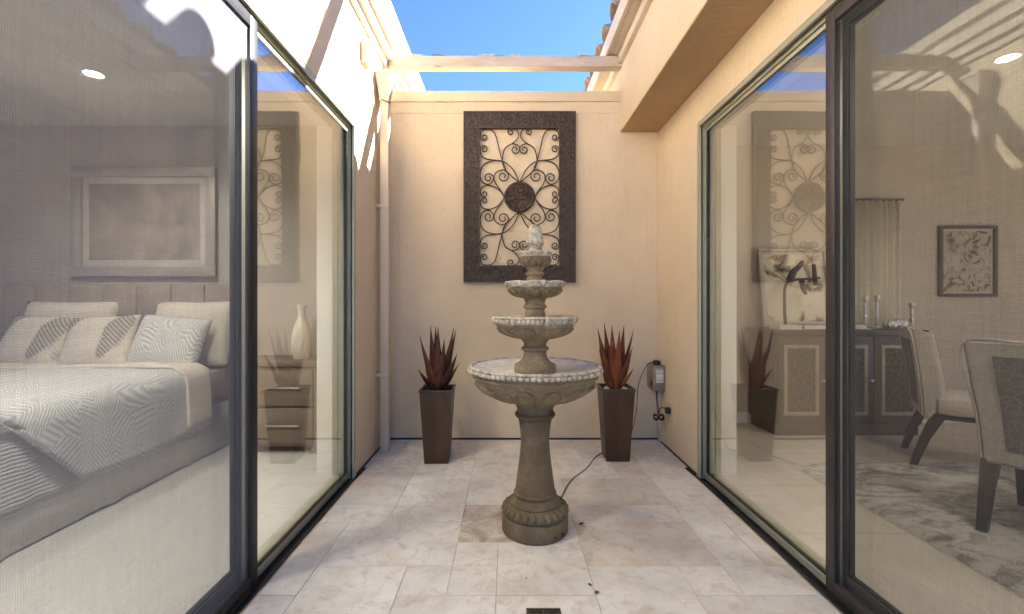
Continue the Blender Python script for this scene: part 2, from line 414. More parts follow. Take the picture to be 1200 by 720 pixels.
def shag(name):
    m, nt, out = new_mat(name); g = G(nt)
    v = g.coord(scale=(1, 2.2, 1))
    a = g.noise(v, 2.6, 8, 0.72, 1.4)
    col = g.ramp(a, [(0.36, (0.08, 0.068, 0.058)), (0.46, (0.30, 0.265, 0.22)), (0.54, (0.56, 0.51, 0.43)), (0.75, (0.66, 0.60, 0.52))])
    g.pbsdf(out, col, 0.98, 0, g.bump(g.noise(v, 160, 5, 0.8), 0.9, 0.012), 0.1, 0.3)
    return m
M['rug'] = shag('cowhide_pattern_shag')
def emit(name, c, s):
    m, nt, out = new_mat(name); g = G(nt)
    e = g.n('ShaderNodeEmission'); e.inputs[0].default_value = (*c, 1); e.inputs[1].default_value = s
    g.l(e.outputs[0], out.inputs['Surface'])
    return m
M['lamp'] = emit('lit_downlight', (1.0, 0.80, 0.56), 6.0)
M['win_glass'] = glass('window_glass', 0.05, (0.95, 0.96, 0.96), 0.02, 2.0)

# ------------------------------------------------------------------ builders
def link(name, me, mat, parent=None, loc=(0, 0, 0), rot=(0, 0, 0), smooth=None):
    o = bpy.data.objects.new(name, me); C.objects.link(o)
    if mat is not None and len(me.materials) == 0: me.materials.append(M[mat] if isinstance(mat, str) else mat)
    if parent is not None: o.parent = parent
    o.location = loc; o.rotation_euler = rot
    if smooth is not None:
        me.shade_smooth()
        if smooth < 180:
            try: me.set_sharp_from_angle(angle=R(smooth))
            except Exception: pass
    return o

def bm_mesh(bm, name):
    bmesh.ops.recalc_face_normals(bm, faces=bm.faces[:])
    me = bpy.data.meshes.new(name); bm.to_mesh(me); bm.free()
    return me

def add_box(bm, x0, x1, y0, y1, z0, z1, bev=0.0, mat=None):
    cx, cy_, cz = (x0 + x1) / 2, (y0 + y1) / 2, (z0 + z1) / 2
    mtx = Matrix.Translation((cx, cy_, cz)) @ Matrix.Diagonal((abs(x1 - x0), abs(y1 - y0), abs(z1 - z0), 1))
    if mat is not None: mtx = mat @ mtx
    r = bmesh.ops.create_cube(bm, size=1, matrix=mtx)
    if bev > 0:
        es = list({e for v in r['verts'] for e in v.link_edges})
        bmesh.ops.bevel(bm, geom=es, offset=bev, segments=2, affect='EDGES', profile=0.5)

def box(name, mat, x0, x1, y0, y1, z0, z1, bev=0.0, parent=None, world=False, smooth=None):
    bm = bmesh.new(); add_box(bm, x0, x1, y0, y1, z0, z1, bev)
    o = link(name, bm_mesh(bm, name), mat, parent, smooth=30 if bev > 0 else smooth)
    if world and parent is not None: place_world(o, parent)
    return o

def place_world(o, parent):
    # the mesh is in world coordinates: cancel the parent's own place
    if parent.get('_w'):    # parent already sits in world coordinates
        o.location = (0, 0, 0)
    else:
        o.location = -Vector(parent.location)
    o['_w'] = 1

def boxes(name, mat, lst, parent=None, world=False, bev=0.0):
    bm = bmesh.new()
    for b in lst: add_box(bm, *b, bev)
    o = link(name, bm_mesh(bm, name), mat, parent, smooth=30 if bev else None)
    if world and parent is not None: place_world(o, parent)
    return o

def add_prism_y(bm, prof, y0, y1):
    """closed (x,z) profile extruded along y"""
    a = [bm.verts.new((x, y0, z)) for x, z in prof]; b = [bm.verts.new((x, y1, z)) for x, z in prof]
    n = len(prof)
    bm.faces.new(a); bm.faces.new(list(reversed(b)))
    for i in range(n):
        bm.faces.new((a[i], b[i], b[(i + 1) % n], a[(i + 1) % n]))

def prism_y(name, mat, prof, y0, y1, parent=None, world=False, bev=0.0):
    bm = bmesh.new(); add_prism_y(bm, prof, y0, y1)
    if bev: bmesh.ops.bevel(bm, geom=[e for e in bm.edges], offset=bev, segments=1, affect='EDGES')
    o = link(name, bm_mesh(bm, name), mat, parent)
    if world and parent is not None: place_world(o, parent)
    return o

def lathe_bm(bm, prof, seg=64, rfun=None, cap=True):
    rings = []
    for k, (r, z) in enumerate(prof):
        if r < 1e-5:
            rings.append([bm.verts.new((0, 0, z))]); continue
        ring = []
        for i in range(seg):
            a = 2 * math.pi * i / seg
            rr, zz = (r, z) if rfun is None else rfun(r, z, a, k)
            ring.append(bm.verts.new((rr * math.cos(a), rr * math.sin(a), zz)))
        rings.append(ring)
    for k in range(len(rings) - 1):
        a, b = rings[k], rings[k + 1]
        for i in range(seg):
            j = (i + 1) % seg
            if len(a) == 1 and len(b) == 1: continue
            if len(a) == 1: bm.faces.new((a[0], b[i], b[j]))
            elif len(b) == 1: bm.faces.new((a[i], a[j], b[0]))
            else: bm.faces.new((a[i], a[j], b[j], b[i]))
    if cap:
        if len(rings[0]) > 1: bm.faces.new(list(reversed(rings[0])))
        if len(rings[-1]) > 1: bm.faces.new(rings[-1])

def lathe(name, mat, prof, seg=64, parent=None, rfun=None, smooth=40, cap=True, loc=(0, 0, 0)):
    bm = bmesh.new(); lathe_bm(bm, prof, seg, rfun, cap)
    return link(name, bm_mesh(bm, name), mat, parent, loc, smooth=smooth)

def catmull(pts, n=8, closed=False):
    pts = [Vector(p) for p in pts]; out = []
    N = len(pts)
    for i in range(N - 1):
        p0 = pts[max(i - 1, 0)]; p1 = pts[i]; p2 = pts[i + 1]; p3 = pts[min(i + 2, N - 1)]
        for k in range(n):
            t = k / n
            out.append(0.5 * ((2 * p1) + (-p0 + p2) * t + (2 * p0 - 5 * p1 + 4 * p2 - p3) * t * t + (-p0 + 3 * p1 - 3 * p2 + p3) * t ** 3))
    out.append(pts[-1])
    return out

def add_tube(bm, pts, r, seg=8, taper=None):
    pts = [Vector(p) for p in pts]
    rings = []; up = None
    for i, p in enumerate(pts):
        t = (pts[min(i + 1, len(pts) - 1)] - pts[max(i - 1, 0)])
        if t.length < 1e-9: t = Vector((0, 0, 1))
        t.normalize()
        if up is None:
            up = Vector((0, 1, 0)) if abs(t.y) < 0.9 else Vector((1, 0, 0))
        u = (up - t * up.dot(t))
        if u.length < 1e-6: u = t.orthogonal()
        u.normalize(); w = t.cross(u); up = u
        rr = r if taper is None else r * taper(i / (len(pts) - 1))
        rings.append([bm.verts.new(p + (u * math.cos(2 * math.pi * k / seg) + w * math.sin(2 * math.pi * k / seg)) * rr) for k in range(seg)])
    for a, b in zip(rings, rings[1:]):
        for k in range(seg):
            bm.faces.new((a[k], a[(k + 1) % seg], b[(k + 1) % seg], b[k]))
    bm.faces.new(list(reversed(rings[0]))); bm.faces.new(rings[-1])

def tube(name, mat, pts, r, seg=8, parent=None, taper=None, world=False):
    bm = bmesh.new(); add_tube(bm, pts, r, seg, taper)
    o = link(name, bm_mesh(bm, name), mat, parent, smooth=50)
    if world and parent is not None: place_world(o, parent)
    return o

def tag(o, label, cat, group=None, kind=None):
    if label: o['label'] = label
    if cat: o['category'] = cat
    if group: o['group'] = group
    if kind: o['kind'] = kind
    return o

def thing(name, label, cat, loc=(0, 0, 0), rz=0, group=None):
    o = bpy.data.objects.new(name, None); C.objects.link(o)
    o.empty_display_size = 0.1
    o.location = loc; o.rotation_euler = (0, 0, rz)
    return tag(o, label, cat, group)

def structure(o, label=None, cat=None):
    o['kind'] = 'structure'
    return tag(o, label, cat)

# ------------------------------------------------------------------ dimensions (metres)
WL, WR = -1.05, 1.31            # courtyard faces of the two wings
YB = 3.905                      # face of the end wall
YD = 3.10                       # far jamb of both sliding doors
YN = -0.30                      # near jamb, behind the camera
HD = 2.43                       # door head
CEIL = 2.75
Y0, Y1 = -0.50, 6.2              # extent of the wings

# ------------------------------------------------------------------ ground and courtyard floor
g0 = bmesh.new()
bmesh.ops.create_grid(g0, x_segments=2, y_segments=2, size=600)
structure(link('ground', bm_mesh(g0, 'ground'), 'ground', loc=(0, 0, -0.16)), 'bare gravel ground round the house', 'ground')

TZ = 0.0
structure(box('bounce_patio', 'bounce_patio', -14, 14, -14, -3.21, -0.15, -0.02), 'unseen pale paving added behind the courtyard to bounce light', 'bounce_patio')  # unseen paving put in to bounce sunlight into the courtyard
floor = box('courtyard_floor', 'mortar', WL + 0.030, WR - 0.030, -3.2, YB + 0.05, -0.12, -0.0035)
structure(floor, 'pale travertine tile floor of the narrow courtyard', 'floor')
U = 0.2032; GX, GY = -0.25, 2.636
FX0, FX1, FY1 = WL + 0.034, WR - 0.036, YB - 0.012
occ = {}
fixed = [(-3, -3, 3, 2, 'tile'), (0, -2, 2, 2, 'tile_dirty'), (-1, -4, 1, 1, 'tile'), (-3, -5, 2, 2, 'tile'),
         (3, -3, 3, 2, 'tile_grey'), (3, 0, 3, 2, 'tile_grey'), (5, -4, 1, 1, 'tile'), (0, -3, 1, 1, 'tile'),
         (1, -4, 2, 2, 'tile'), (3, -5, 2, 2, 'tile'), (6, -3, 1, 2, 'tile'), (6, -1, 2, 1, 'tile'),
         (3, -1, 3, 1, 'tile'), (0, 0, 2, 3, 'tile'), (-2, 0, 2, 2, 'tile'), (-4, 0, 2, 3, 'tile'), (2, -2, 1, 2, 'tile')]
tiles = []
def put(i, j, w, d, m):
    for a in range(w):
        for b in range(d): occ[(i + a, j + b)] = 1
    tiles.append((i, j, w, d, m))
for t in fixed: put(*t)
rt = random.Random(5)
for j in range(-28, 7):
    for i in range(-5, 8):
        if (i, j) in occ: continue
        opts = [(3, 2), (2, 3), (2, 2), (2, 2), (2, 1), (1, 2), (3, 2)]
        rt.shuffle(opts); opts.append((1, 1))
        for w, d in opts:
            if all((i + a, j + b) not in occ and i + a < 8 and j + b < 7 for a in range(w) for b in range(d)):
                put(i, j, w, d, 'tile'); break
tmesh = {}
J = 0.0011
for (i, j, w, d, m) in tiles:
    x0, x1 = GX + i * U + J, GX + (i + w) * U - J
    y0, y1 = GY + j * U + J, GY + (j + d) * U - J
    past = y0 > YD
    x0, x1, y1 = max(x0, WL + 0.008 if past else FX0), min(x1, WR - 0.008 if past else FX1), min(y1, FY1)
    if x1 - x0 < 0.02 or y1 - y0 < 0.02: continue
    key = (round(x1 - x0, 4), round(y1 - y0, 4), m)
    if key not in tmesh:
        bm = bmesh.new()
        add_box(bm, -key[0] / 2, key[0] / 2, -key[1] / 2, key[1] / 2, -0.025, 0, 0.0018)
        me = bm_mesh(bm, 'tile'); me.materials.append(M[m]); tmesh[key] = me
    o = link('tile', tmesh[key], None, floor, ((x0 + x1) / 2, (y0 + y1) / 2, TZ + random.uniform(-0.0012, 0.0008)))
    o.rotation_euler = (random.uniform(-0.0015, 0.0015), random.uniform(-0.0015, 0.0015), 0)

box('expansion_joint', 'gasket', WL + 0.03, WR - 0.03, YB - 0.0118, YB - 0.001, -0.03, -0.003, 0, floor)
box('expansion_joint', 'gasket', WR - 0.0345, WR - 0.0005, YD + 0.002, YB - 0.013, -0.03, -0.0065, 0, floor)
box('expansion_joint', 'gasket', WL + 0.0005, WL + 0.0325, YD + 0.002, YB - 0.013, -0.03, -0.0065, 0, floor)
# ragged mortar edge and black drain gap along each door
for sgn, xw, nm in ((-1, WL, 'l'), (1, WR, 'r')):
    bm = bmesh.new(); n = 90; rows = []
    for k in range(n + 1):
        y = -0.49 + (YD + 0.49) * k / n
        e = 0.006 * noise.noise((y * 9, sgn, 0)) + 0.004 * noise.noise((y * 33, sgn, 3))
        xi = xw - sgn * (0.042); xo = xw - sgn * (0.020 + e)
        rows.append([bm.verts.new((xi, y, -0.004)), bm.verts.new((xo, y, -0.006 + e * 0.5)), bm.verts.new((xo + sgn * 0.006, y, -0.06))])
    for a, b in zip(rows, rows[1:]):
        for q in range(2): bm.faces.new((a[q], b[q], b[q + 1], a[q + 1]))
    link('mortar_edge', bm_mesh(bm, 'mortar_edge'), 'mortar_edge', floor, smooth=180)
    bm = bmesh.new(); rows = []
    for k in range(n + 1):
        y = -0.49 + (YD + 0.49 - 0.002) * k / n
        e = 0.007 * noise.noise((y * 14, sgn, 7))
        xa = xw - sgn * 0.026; xb = xw + sgn * 0.046
        rows.append([bm.verts.new((xa, y, -0.03)), bm.verts.new((xw - sgn * 0.008, y, -0.010 + e)), bm.verts.new((xw + sgn * 0.008, y, -0.012 + e)), bm.verts.new((xw + sgn * 0.018, y, -0.024)), bm.verts.new((xb, y, -0.020))])
    for a, b in zip(rows, rows[1:]):
        for q in range(4): bm.faces.new((a[q], b[q], b[q + 1], a[q + 1]))
    link('drain_gap_liner', bm_mesh(bm, 'drain_gap_liner'), 'black_gap', floor, smooth=60)

# ------------------------------------------------------------------ the two house wings
def wing(sgn, xw, label, room_x, room_yf, wallmat, win):
    """sgn -1 = bedroom wing, +1 = dining wing"""
    root = thing('house_wing', label, 'building', (xw + sgn * 2.0, 1.8, 0))
    T = 0.25
    def X(d): return xw + sgn * d            # depth into the wing
    def bx(name, mat, d0, d1, y0, y1, z0, z1, par=root, bev=0.0):
        return box(name, mat, min(X(d0), X(d1)), max(X(d0), X(d1)), y0, y1, z0, z1, bev, par, True)
    ztop = 3.19 if sgn < 0 else 3.24
    # stucco facade: one mesh with the door opening left out
    bm = bmesh.new()
    for (y0, y1, z0, z1) in ((YD, Y1, -0.14, HD), (Y0, YN, -0.14, HD), (Y0, Y1, HD, ztop)):
        add_box(bm, min(X(0), X(T - 0.012)), max(X(0), X(T - 0.012)), y0, y1, z0, z1)
    bmesh.ops.remove_doubles(bm, verts=bm.verts[:], dist=1e-4)
    o = link('facade_wall', bm_mesh(bm, 'facade_wall'), 'stucco', root); place_world(o, root)
    # interior lining
    rx = abs(room_x - xw)
    bx('jamb_return', 'white_paint', 0.155, T + 0.012, YD - 0.022, YD - 0.002, 0, HD - 0.002)
    bx('head_return', 'white_paint', 0.155, T + 0.012, YN, YD - 0.024, HD - 0.02, HD - 0.002)
    bx('inner_wall', wallmat, T - 0.008, T + 0.012, YD - 0.002, room_yf, 0, CEIL)
    bx('inner_wall', wallmat, T - 0.008, T + 0.012, YN, YD - 0.004, HD, CEIL)
    bx('back_wall', wallmat, T - 0.006, rx + 0.1, room_yf, room_yf + 0.12, -0.02, CEIL)
    bx('near_wall', wallmat, T - 0.006, rx + 0.1, -0.47, -0.39, -0.02, CEIL)
    bx('inner_wall', wallmat, T - 0.008, T + 0.012, -0.388, YN - 0.002, 0, CEIL)
    # far wall with an unseen window added to bring fill light into the room
    wy0, wy1, wz0, wz1 = win
    bm = bmesh.new()
    for (y0, y1, z0, z1) in ((-0.388, wy0, 0, CEIL), (wy1, room_yf, 0, CEIL), (wy0, wy1, 0, wz0), (wy0, wy1, wz1, CEIL)):
        add_box(bm, min(X(rx), X(rx + 0.1)), max(X(rx), X(rx + 0.1)), y0, y1, z0, z1)
    o = link('side_wall', bm_mesh(bm, 'side_wall'), wallmat, root); place_world(o, root)
    wf = boxes('fill_window', 'white_paint', [(min(X(rx + .03), X(rx + .07)), max(X(rx + .03), X(rx + .07)), *b) for b in
        ((wy0, wy1, wz0, wz0 + .05), (wy0, wy1, wz1 - .05, wz1), (wy0, wy0 + .05, wz0 + .05, wz1 - .05), (wy1 - .05, wy1, wz0 + .05, wz1 - .05), ((wy0 + wy1) / 2 - .03, (wy0 + wy1) / 2 + .03, wz0 + .05, wz1 - .05))], root, True)
    box('pane', 'win_glass', min(X(rx + .045), X(rx + .051)), max(X(rx + .045), X(rx + .051)), wy0 + .051, wy1 - .051, wz0 + .051, wz1 - .051, 0, wf, True)
    bx('ceiling', 'ceiling', T - 0.006, rx + 0.1, -0.47, room_yf + 0.12, CEIL, CEIL + 0.04)
    bx('base_board', 'white_paint', T + 0.013, rx - 0.002, room_yf - 0.016, room_yf - 0.002, 0.002, 0.11)
    # ---- door frame
    fr = bx('door_frame', 'sage', 0.118, 0.150, YD - 0.030, YD - 0.0005, -0.02, HD - 0.001)
    def sub(name, mat, d0, d1, y0, y1, z0, z1, par=fr, bev=0.0):
        return box(name, mat, min(X(d0), X(d1)), max(X(d0), X(d1)), y0, y1, z0, z1, bev, par, True)
    sub('jamb', 'sage', 0.002, 0.016, YD - 0.030, YD - 0.0005, -0.02, HD - 0.001)
    sub('jamb_gasket', 'gasket', 0.0165, 0.0305, YD - 0.016, YD - 0.0005, -0.02, HD - 0.001)
    sub('jamb', 'sage', 0.031, 0.117, YD - 0.022, YD - 0.0005, -0.02, HD - 0.001)
    sub('head_rail', 'sage', 0.002, 0.016, YN, YD - 0.031, HD - 0.030, HD - 0.001)
    sub('head_gasket', 'gasket', 0.0165, 0.031, YN, YD - 0.031, HD - 0.014, HD - 0.001)
    sub('head_rail', 'sage', 0.0315, 0.060, YN, YD - 0.031, HD - 0.048, HD - 0.001)
    sub('head_gasket', 'gasket', 0.0605, 0.075, YN, YD - 0.031, HD - 0.020, HD - 0.001)
    sub('head_rail', 'sage', 0.0755, 0.117, YN, YD - 0.031, HD - 0.040, HD - 0.001)
    sub('head_rail', 'sage', 0.1175, 0.150, YN, YD - 0.031, HD - 0.050, HD - 0.001)
    sub('sill', 'sage', 0.0445, 0.150, YN, YD - 0.031, -0.012, 0.006)
    sub('sill_track', 'gasket', 0.046, 0.056, YN, 1.80, 0.0065, 0.016)
    # ---- panels: (part name, depth of the panel, y0, y1, frame material)
    def panel(name, d, y0, y1, zt, zb, mat, st, th, inner='glass', gm='glass_out'):
        h0, h1 = d - th / 2, d + th / 2
        lst = [(y0, y0 + st, zb, zt), (y1 - st, y1, zb, zt)]
        bm = bmesh.new()
        for (a, b, z0, z1) in lst + [(y0 + st, y1 - st, zb, zb + st * 1.05), (y0 + st, y1 - st, zt - st, zt)]:
            add_box(bm, min(X(h0), X(h1)), max(X(h0), X(h1)), a, b, z0, z1, 0.0025)
        p = link(name, bm_mesh(bm, name), mat, root, smooth=30); place_world(p, root)
        ya, yb, za, zb2 = y0 + st - .004, y1 - st + .004, zb + st - .004, zt - st + .004
        if inner == 'glass':
            sub('glazing_bead', 'gasket', d - .011, d + .011, y0 + st, y0 + st + .007, za + .01, zb2 - .01, p)
            sub('glazing_bead', 'gasket', d - .011, d + .011, y1 - st - .007, y1 - st, za + .01, zb2 - .01, p)
            sub('glazing_bead', 'gasket', d - .011, d + .011, y0 + st + .008, y1 - st - .008, zb + st * 1.05, zb + st * 1.05 + .007, p)
            sub('glazing_bead', 'gasket', d - .011, d + .011, y0 + st + .008, y1 - st - .008, zt - st - .007, zt - st, p)
            sub('pane', gm, d - .009, d - .005, ya, yb, za, zb2, p)
            q = sub('pane', 'glass_in', d + .005, d + .009, ya, yb, za, zb2, p)
            # the inner pane of the double glazing is never quite parallel
        else:
            bm = bmesh.new()
            xs = X(d)
            vs = [bm.verts.new(v) for v in ((xs, ya, za), (xs, yb, za), (xs, yb, zb2), (xs, ya, zb2))]
            bm.faces.new(vs)
            sc_ = link('screen_mesh', bm_mesh(bm, 'screen_mesh'), 'screen_l' if sgn < 0 else 'screen_r', p); place_world(sc_, p)
            sub('spline', 'gasket', d - .010, d + .010, y0 + st, y0 + st + .004, za + .01, zb2 - .01, p)
            sub('spline', 'gasket', d - .010, d + .010, y1 - st - .004, y1 - st, za + .01, zb2 - .01, p)
        return p
    yj = 1.90 if sgn < 0 else 1.862
    panel('fixed_panel', 0.055, yj - 0.02, YD - 0.023, HD - 0.049, 0.006, 'sage', 0.022, 0.026)
    panel('sliding_panel', 0.096, YN + 0.45, yj + 0.03, HD - 0.041, 0.008, 'sage_dark', 0.058, 0.036, gm='glass_slide')
    panel('screen_panel', 0.022, YN + 0.45, yj, HD - 0.050, 0.004, 'dark_alu' if sgn < 0 else 'screen_alu', 0.050, 0.024, 'screen')
    panel('fixed_panel', 0.055, YN + 0.01, YN + 0.50, HD - 0.049, 0.006, 'sage', 0.022, 0.026)
    return root, X

left, XL = wing(-1, WL, 'house wing with stepped cornice, its sunlit stucco facade opening onto a bedroom', -5.3, 3.95, 'room_wall', (0.2, 2.6, 0.7, 2.2))
right, XR = wing(1, WR, 'house wing with deep overhanging bulkhead and tiled eave, opening onto a dining room', 6.6, 4.45, 'room_wall_r', (0.0, 3.2, 0.5, 2.3))

# floors of the rooms
structure(box('bedroom_floor', 'carpet', -5.3, WL - 0.151, -0.388, 3.95, -0.1, 0.002), 'pale grey carpet of the bedroom', 'floor')
df = box('dining_floor', 'mortar', WR + 0.151, 6.6, -0.388, 4.45, -0.1, -0.004)
structure(df, 'large beige floor tiles of the dining room', 'floor')
k = 0
dtm = {}
for a in range(9):
    for b in range(2, 11):
        x0 = WR + 0.151 + a * 0.61; x1 = min(x0 + 0.606, 6.6); y0 = -2.05 + b * 0.61 + 0.09; y1 = min(y0 + 0.606, 4.44)
        if x1 - x0 < 0.05 or y1 - y0 < 0.05: continue
        key = (round(x1 - x0, 3), round(y1 - y0, 3))
        if key not in dtm:
            bm = bmesh.new(); add_box(bm, -key[0] / 2, key[0] / 2, -key[1] / 2, key[1] / 2, -0.02, 0, 0.001)
            dtm[key] = bm_mesh(bm, 'tile'); dtm[key].materials.append(M['din_tile'])
        link('tile', dtm[key], None, df, ((x0 + x1) / 2, (y0 + y1) / 2, 0.001))

# left cornice: stepped moulding with flat roof behind
prof = [(WL - 0.24, 3.191), (WL + 0.022, 3.191), (WL + 0.022, 3.255), (WL + 0.030, 3.262), (WL + 0.056, 3.262), (WL + 0.056, 3.345), (WL + 0.064, 3.352),
        (WL + 0.088, 3.352), (WL + 0.088, 3.44), (WL + 0.096, 3.447), (WL + 0.125, 3.47), (WL + 0.130, 3.56), (WL - 0.24, 3.575)]
prism_y('cornice', 'trim', prof, Y0, Y1, left, True)
box('flat_roof', 'trim', -5.45, WL - 0.242, Y0, Y1, 3.0, 3.12, 0, left, True)

# right: bulkhead, trim, fascia, tiled roof
box('bulkhead', 'stucco', 0.98, WR + 0.01, Y0, Y1, 2.68, 3.235, 0.006, right, True)
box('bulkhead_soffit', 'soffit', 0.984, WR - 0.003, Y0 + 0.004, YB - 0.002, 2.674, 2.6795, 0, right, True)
box('bulkhead_trim', 'trim', 0.945, WR, Y0, Y1, 3.237, 3.318, 0.004, right, True)
box('eave_soffit', 'trim', 0.87, WR, Y0, Y1, 3.320, 3.345, 0, right, True)
box('fascia', 'trim', 0.842, 0.868, Y0, Y1, 3.312, 3.452, 0.003, right, True)
SL = R(17)
roof = prism_y('roof', 'clay', [(0.85, 3.453), (3.9, 3.453 + 3.05 * math.tan(SL)), (6.8, 3.453 + 0.15 * math.tan(SL)), (6.8, 3.40), (3.9, 3.40), (0.95, 3.40)], Y0, Y1, right, True)
# barrel tiles: alternating cover and pan tiles
def barrel(rad, ln, tp, up):
    bm = bmesh.new(); ra = []; rb = []; ia = []; ib = []
    n = 10
    for q in range(n + 1):
        a = math.pi * q / n
        cz = math.sin(a) if up else -math.sin(a)
        ra.append(bm.verts.new((0, rad * math.cos(a), rad * cz))); rb.append(bm.verts.new((ln, rad * tp * math.cos(a), rad * tp * cz)))
        ri = rad - 0.014
        ia.append(bm.verts.new((0, ri * math.cos(a), ri * cz))); ib.append(bm.verts.new((ln, ri * tp * math.cos(a), ri * tp * cz)))
    for q in range(n):
        bm.faces.new((ra[q], ra[q + 1], rb[q + 1], rb[q])); bm.faces.new((ia[q], ib[q], ib[q + 1], ia[q + 1]))
        bm.faces.new((ra[q], ia[q], ia[q + 1], ra[q + 1]))
    for q in (0, n): bm.faces.new((ra[q], rb[q], ib[q], ia[q]))
    return bm_mesh(bm, 'roof_tile')
cov = barrel(0.095, 0.46, 0.88, True); pan = barrel(0.085, 0.46, 0.9, False)
cov.materials.append(M['clay']); pan.materials.append(M['clay']); cov.shade_smooth(); pan.shade_smooth()
nt_ = int((Y1 - Y0) / 0.30)
for c in range(3):
    for q in range(nt_):
        y = Y0 + 0.15 + q * 0.30
        xs = 0.838 + c * 0.38 * math.cos(SL); zs = 3.455 + (xs - 0.85) * math.tan(SL)
        o = link('roof_tile', cov, None, roof, (xs, y + random.uniform(-.006, .006), zs + 0.020 + (0.012 if c else 0)), (0, -SL + R(1.5), random.uniform(-.02, .02)))
        o = link('roof_tile', pan, None, roof, (xs + 0.03, y + 0.15, zs + 0.070), (0, -SL + R(1.5), 0))

# ------------------------------------------------------------------ end wall
ew = thing('courtyard_wall', 'tan stucco end wall between the two wings, capped, behind the fountain', 'wall', ((WL + WR) / 2, YB + 0.1, 0))
box('wall', 'stucco', WL + 0.002, WR - 0.002, YB, YB + 0.20, -0.13, 2.935, 0, ew, True)
box('cap', 'stucco', WL + 0.002, WR - 0.002, YB - 0.018, YB + 0.215, 2.937, 3.03, 0.006, ew, True)
box('band', 'stucco', WL + 0.004, WR - 0.004, YB - 0.004, YB - 0.001, 2.84, 2.936, 0, ew, True)

box('weep_joint', 'gasket', WL + 0.004, WR - 0.004, YB - 0.003, YB - 0.0005, -0.002, 0.013, 0, ew, True)
box('weep_joint', 'gasket', WR - 0.003, WR - 0.0005, YD + 0.004, YB - 0.004, -0.002, 0.010, 0, right, True)
box('weep_joint', 'gasket', WL + 0.0005, WL + 0.003, YD + 0.004, YB - 0.004, -0.002, 0.010, 0, left, True)

# ------------------------------------------------------------------ overhead beams with peeling paint
def beam(y, label, seed):
    rb = random.Random(seed)
    t = thing('overhead_beam', label, 'beam', (0, y, 3.215))
    bm = bmesh.new(); n = 40
    x0, x1 = WL + 0.03, 0.985
    rows = []
    for k in range(n + 1):
        x = x0 + (x1 - x0) * k / n
        w = 0.004 * noise.noise((x * 3, seed, 0)); 
        zb = 0.004 * noise.noise((x * 2.2, seed, 5)); zt = 0.090 + 0.004 * noise.noise((x * 2.7, seed, 9)) - 0.012 * (x - x0) / (x1 - x0) * 0.3
        rows.append([bm.verts.new(v) for v in ((x, -0.045 + w, zb), (x, 0.045 + w, zb), (x, 0.045 + w, zt), (x, -0.045 + w, zt))])
    for a, b in zip(rows, rows[1:]):
        for q in range(4): bm.faces.new((a[q], a[(q + 1) % 4], b[(q + 1) % 4], b[q]))
    bm.faces.new(rows[0]); bm.faces.new(list(reversed(rows[-1])))
    bmesh.ops.bevel(bm, geom=[e for e in bm.edges if abs((e.verts[0].co - e.verts[1].co).normalized().x) > .9], offset=0.006, segments=2, affect='EDGES')
    link('timber', bm_mesh(bm, 'timber'), 'beam', t, smooth=40)
    for k in range(16):       # curls of paint lifting off the top and bottom edges
        top = rb.random() < 0.5
        x = rb.uniform(x0 + 0.1, x1 - 0.1); L = rb.uniform(0.05, 0.20); 
        bm = bmesh.new(); rws = []
        m = 8
        for q in range(m + 1):
            s = q / m; xx = x + (s - .5) * L
            hgt = (0.004 + 0.011 * math.sin(math.pi * s) * rb.uniform(.2, 1.0))
            z = 0.089 if top else 0.003
            zz = z + (hgt if top else -hgt)
            rws.append([bm.verts.new((xx, -0.047, z)), bm.verts.new((xx, -0.049 - 0.004 * rb.random(), zz))])
        for a, b in zip(rws, rws[1:]): bm.faces.new((a[0], b[0], b[1], a[1]))
        me = bm_mesh(bm, 'paint_flake')
        fo = link('paint_flake', me, 'beam' if rb.random() < .6 else 'bare_wood', t)
        sm = fo.modifiers.new('thick', 'SOLIDIFY'); sm.thickness = 0.0025
    for k in range(5):
        x = rb.uniform(x0 + 0.1, x1 - 0.2); L = rb.uniform(0.06, 0.16)
        box('bare_patch', 'bare_wood', x, x + L, -0.043, 0.02, 0.084, 0.0935, 0.001, t)
    return t
beam(3.88, 'beige beam with peeling paint spanning the gap above the end wall', 3)
beam(2.88, 'beige overhead beam spanning between the eaves above the fountain', 8)

# ------------------------------------------------------------------ downspout and scupper block on the sunlit wall
dsx, dsy = -0.985, 3.60
ds = thing('downspout', 'square tan downspout with flared collector head in the corner', 'downspout', (dsx, dsy, 0))
box('pipe', 'pipe', -0.033, 0.033, -0.03, 0.03, 0.004, 2.82, 0.006, ds)
bm = bmesh.new()
pr = [(0.040, 2.80), (0.075, 2.99)]
vs = []
for (h, z) in ((0.036, 2.80), (0.037, 2.835), (0.064, 3.005)):
    vs.append([bm.verts.new((sx * h, sy * h, z)) for sx, sy in ((-1, -1), (1, -1), (1, 1), (-1, 1))])
for a, b in zip(vs, vs[1:]):
    for q in range(4): bm.faces.new((a[q], a[(q + 1) % 4], b[(q + 1) % 4], b[q]))
bm.faces.new(list(reversed(vs[0]))); bm.faces.new(vs[-1])
hd = link('collector_head', bm_mesh(bm, 'collector_head'), 'pipe', ds)
box('lip', 'pipe', -0.072, 0.072, -0.07, 0.07, 3.004, 3.035, 0.004, hd)
box('pipe_strap', 'pipe', -0.062, 0.037, -0.034, 0.034, 1.95, 1.975, 0.002, ds)
box('pipe_strap', 'pipe', -0.062, 0.037, -0.034, 0.034, 0.60, 0.625, 0.002, ds)
tube('tie_wire', 'iron', [(0.04 * math.cos(a), 0.04 * math.sin(a), 2.80 + 0.012 * math.sin(2 * a)) for a in [q * 0.45 for q in range(15)]], 0.004, 6, ds)

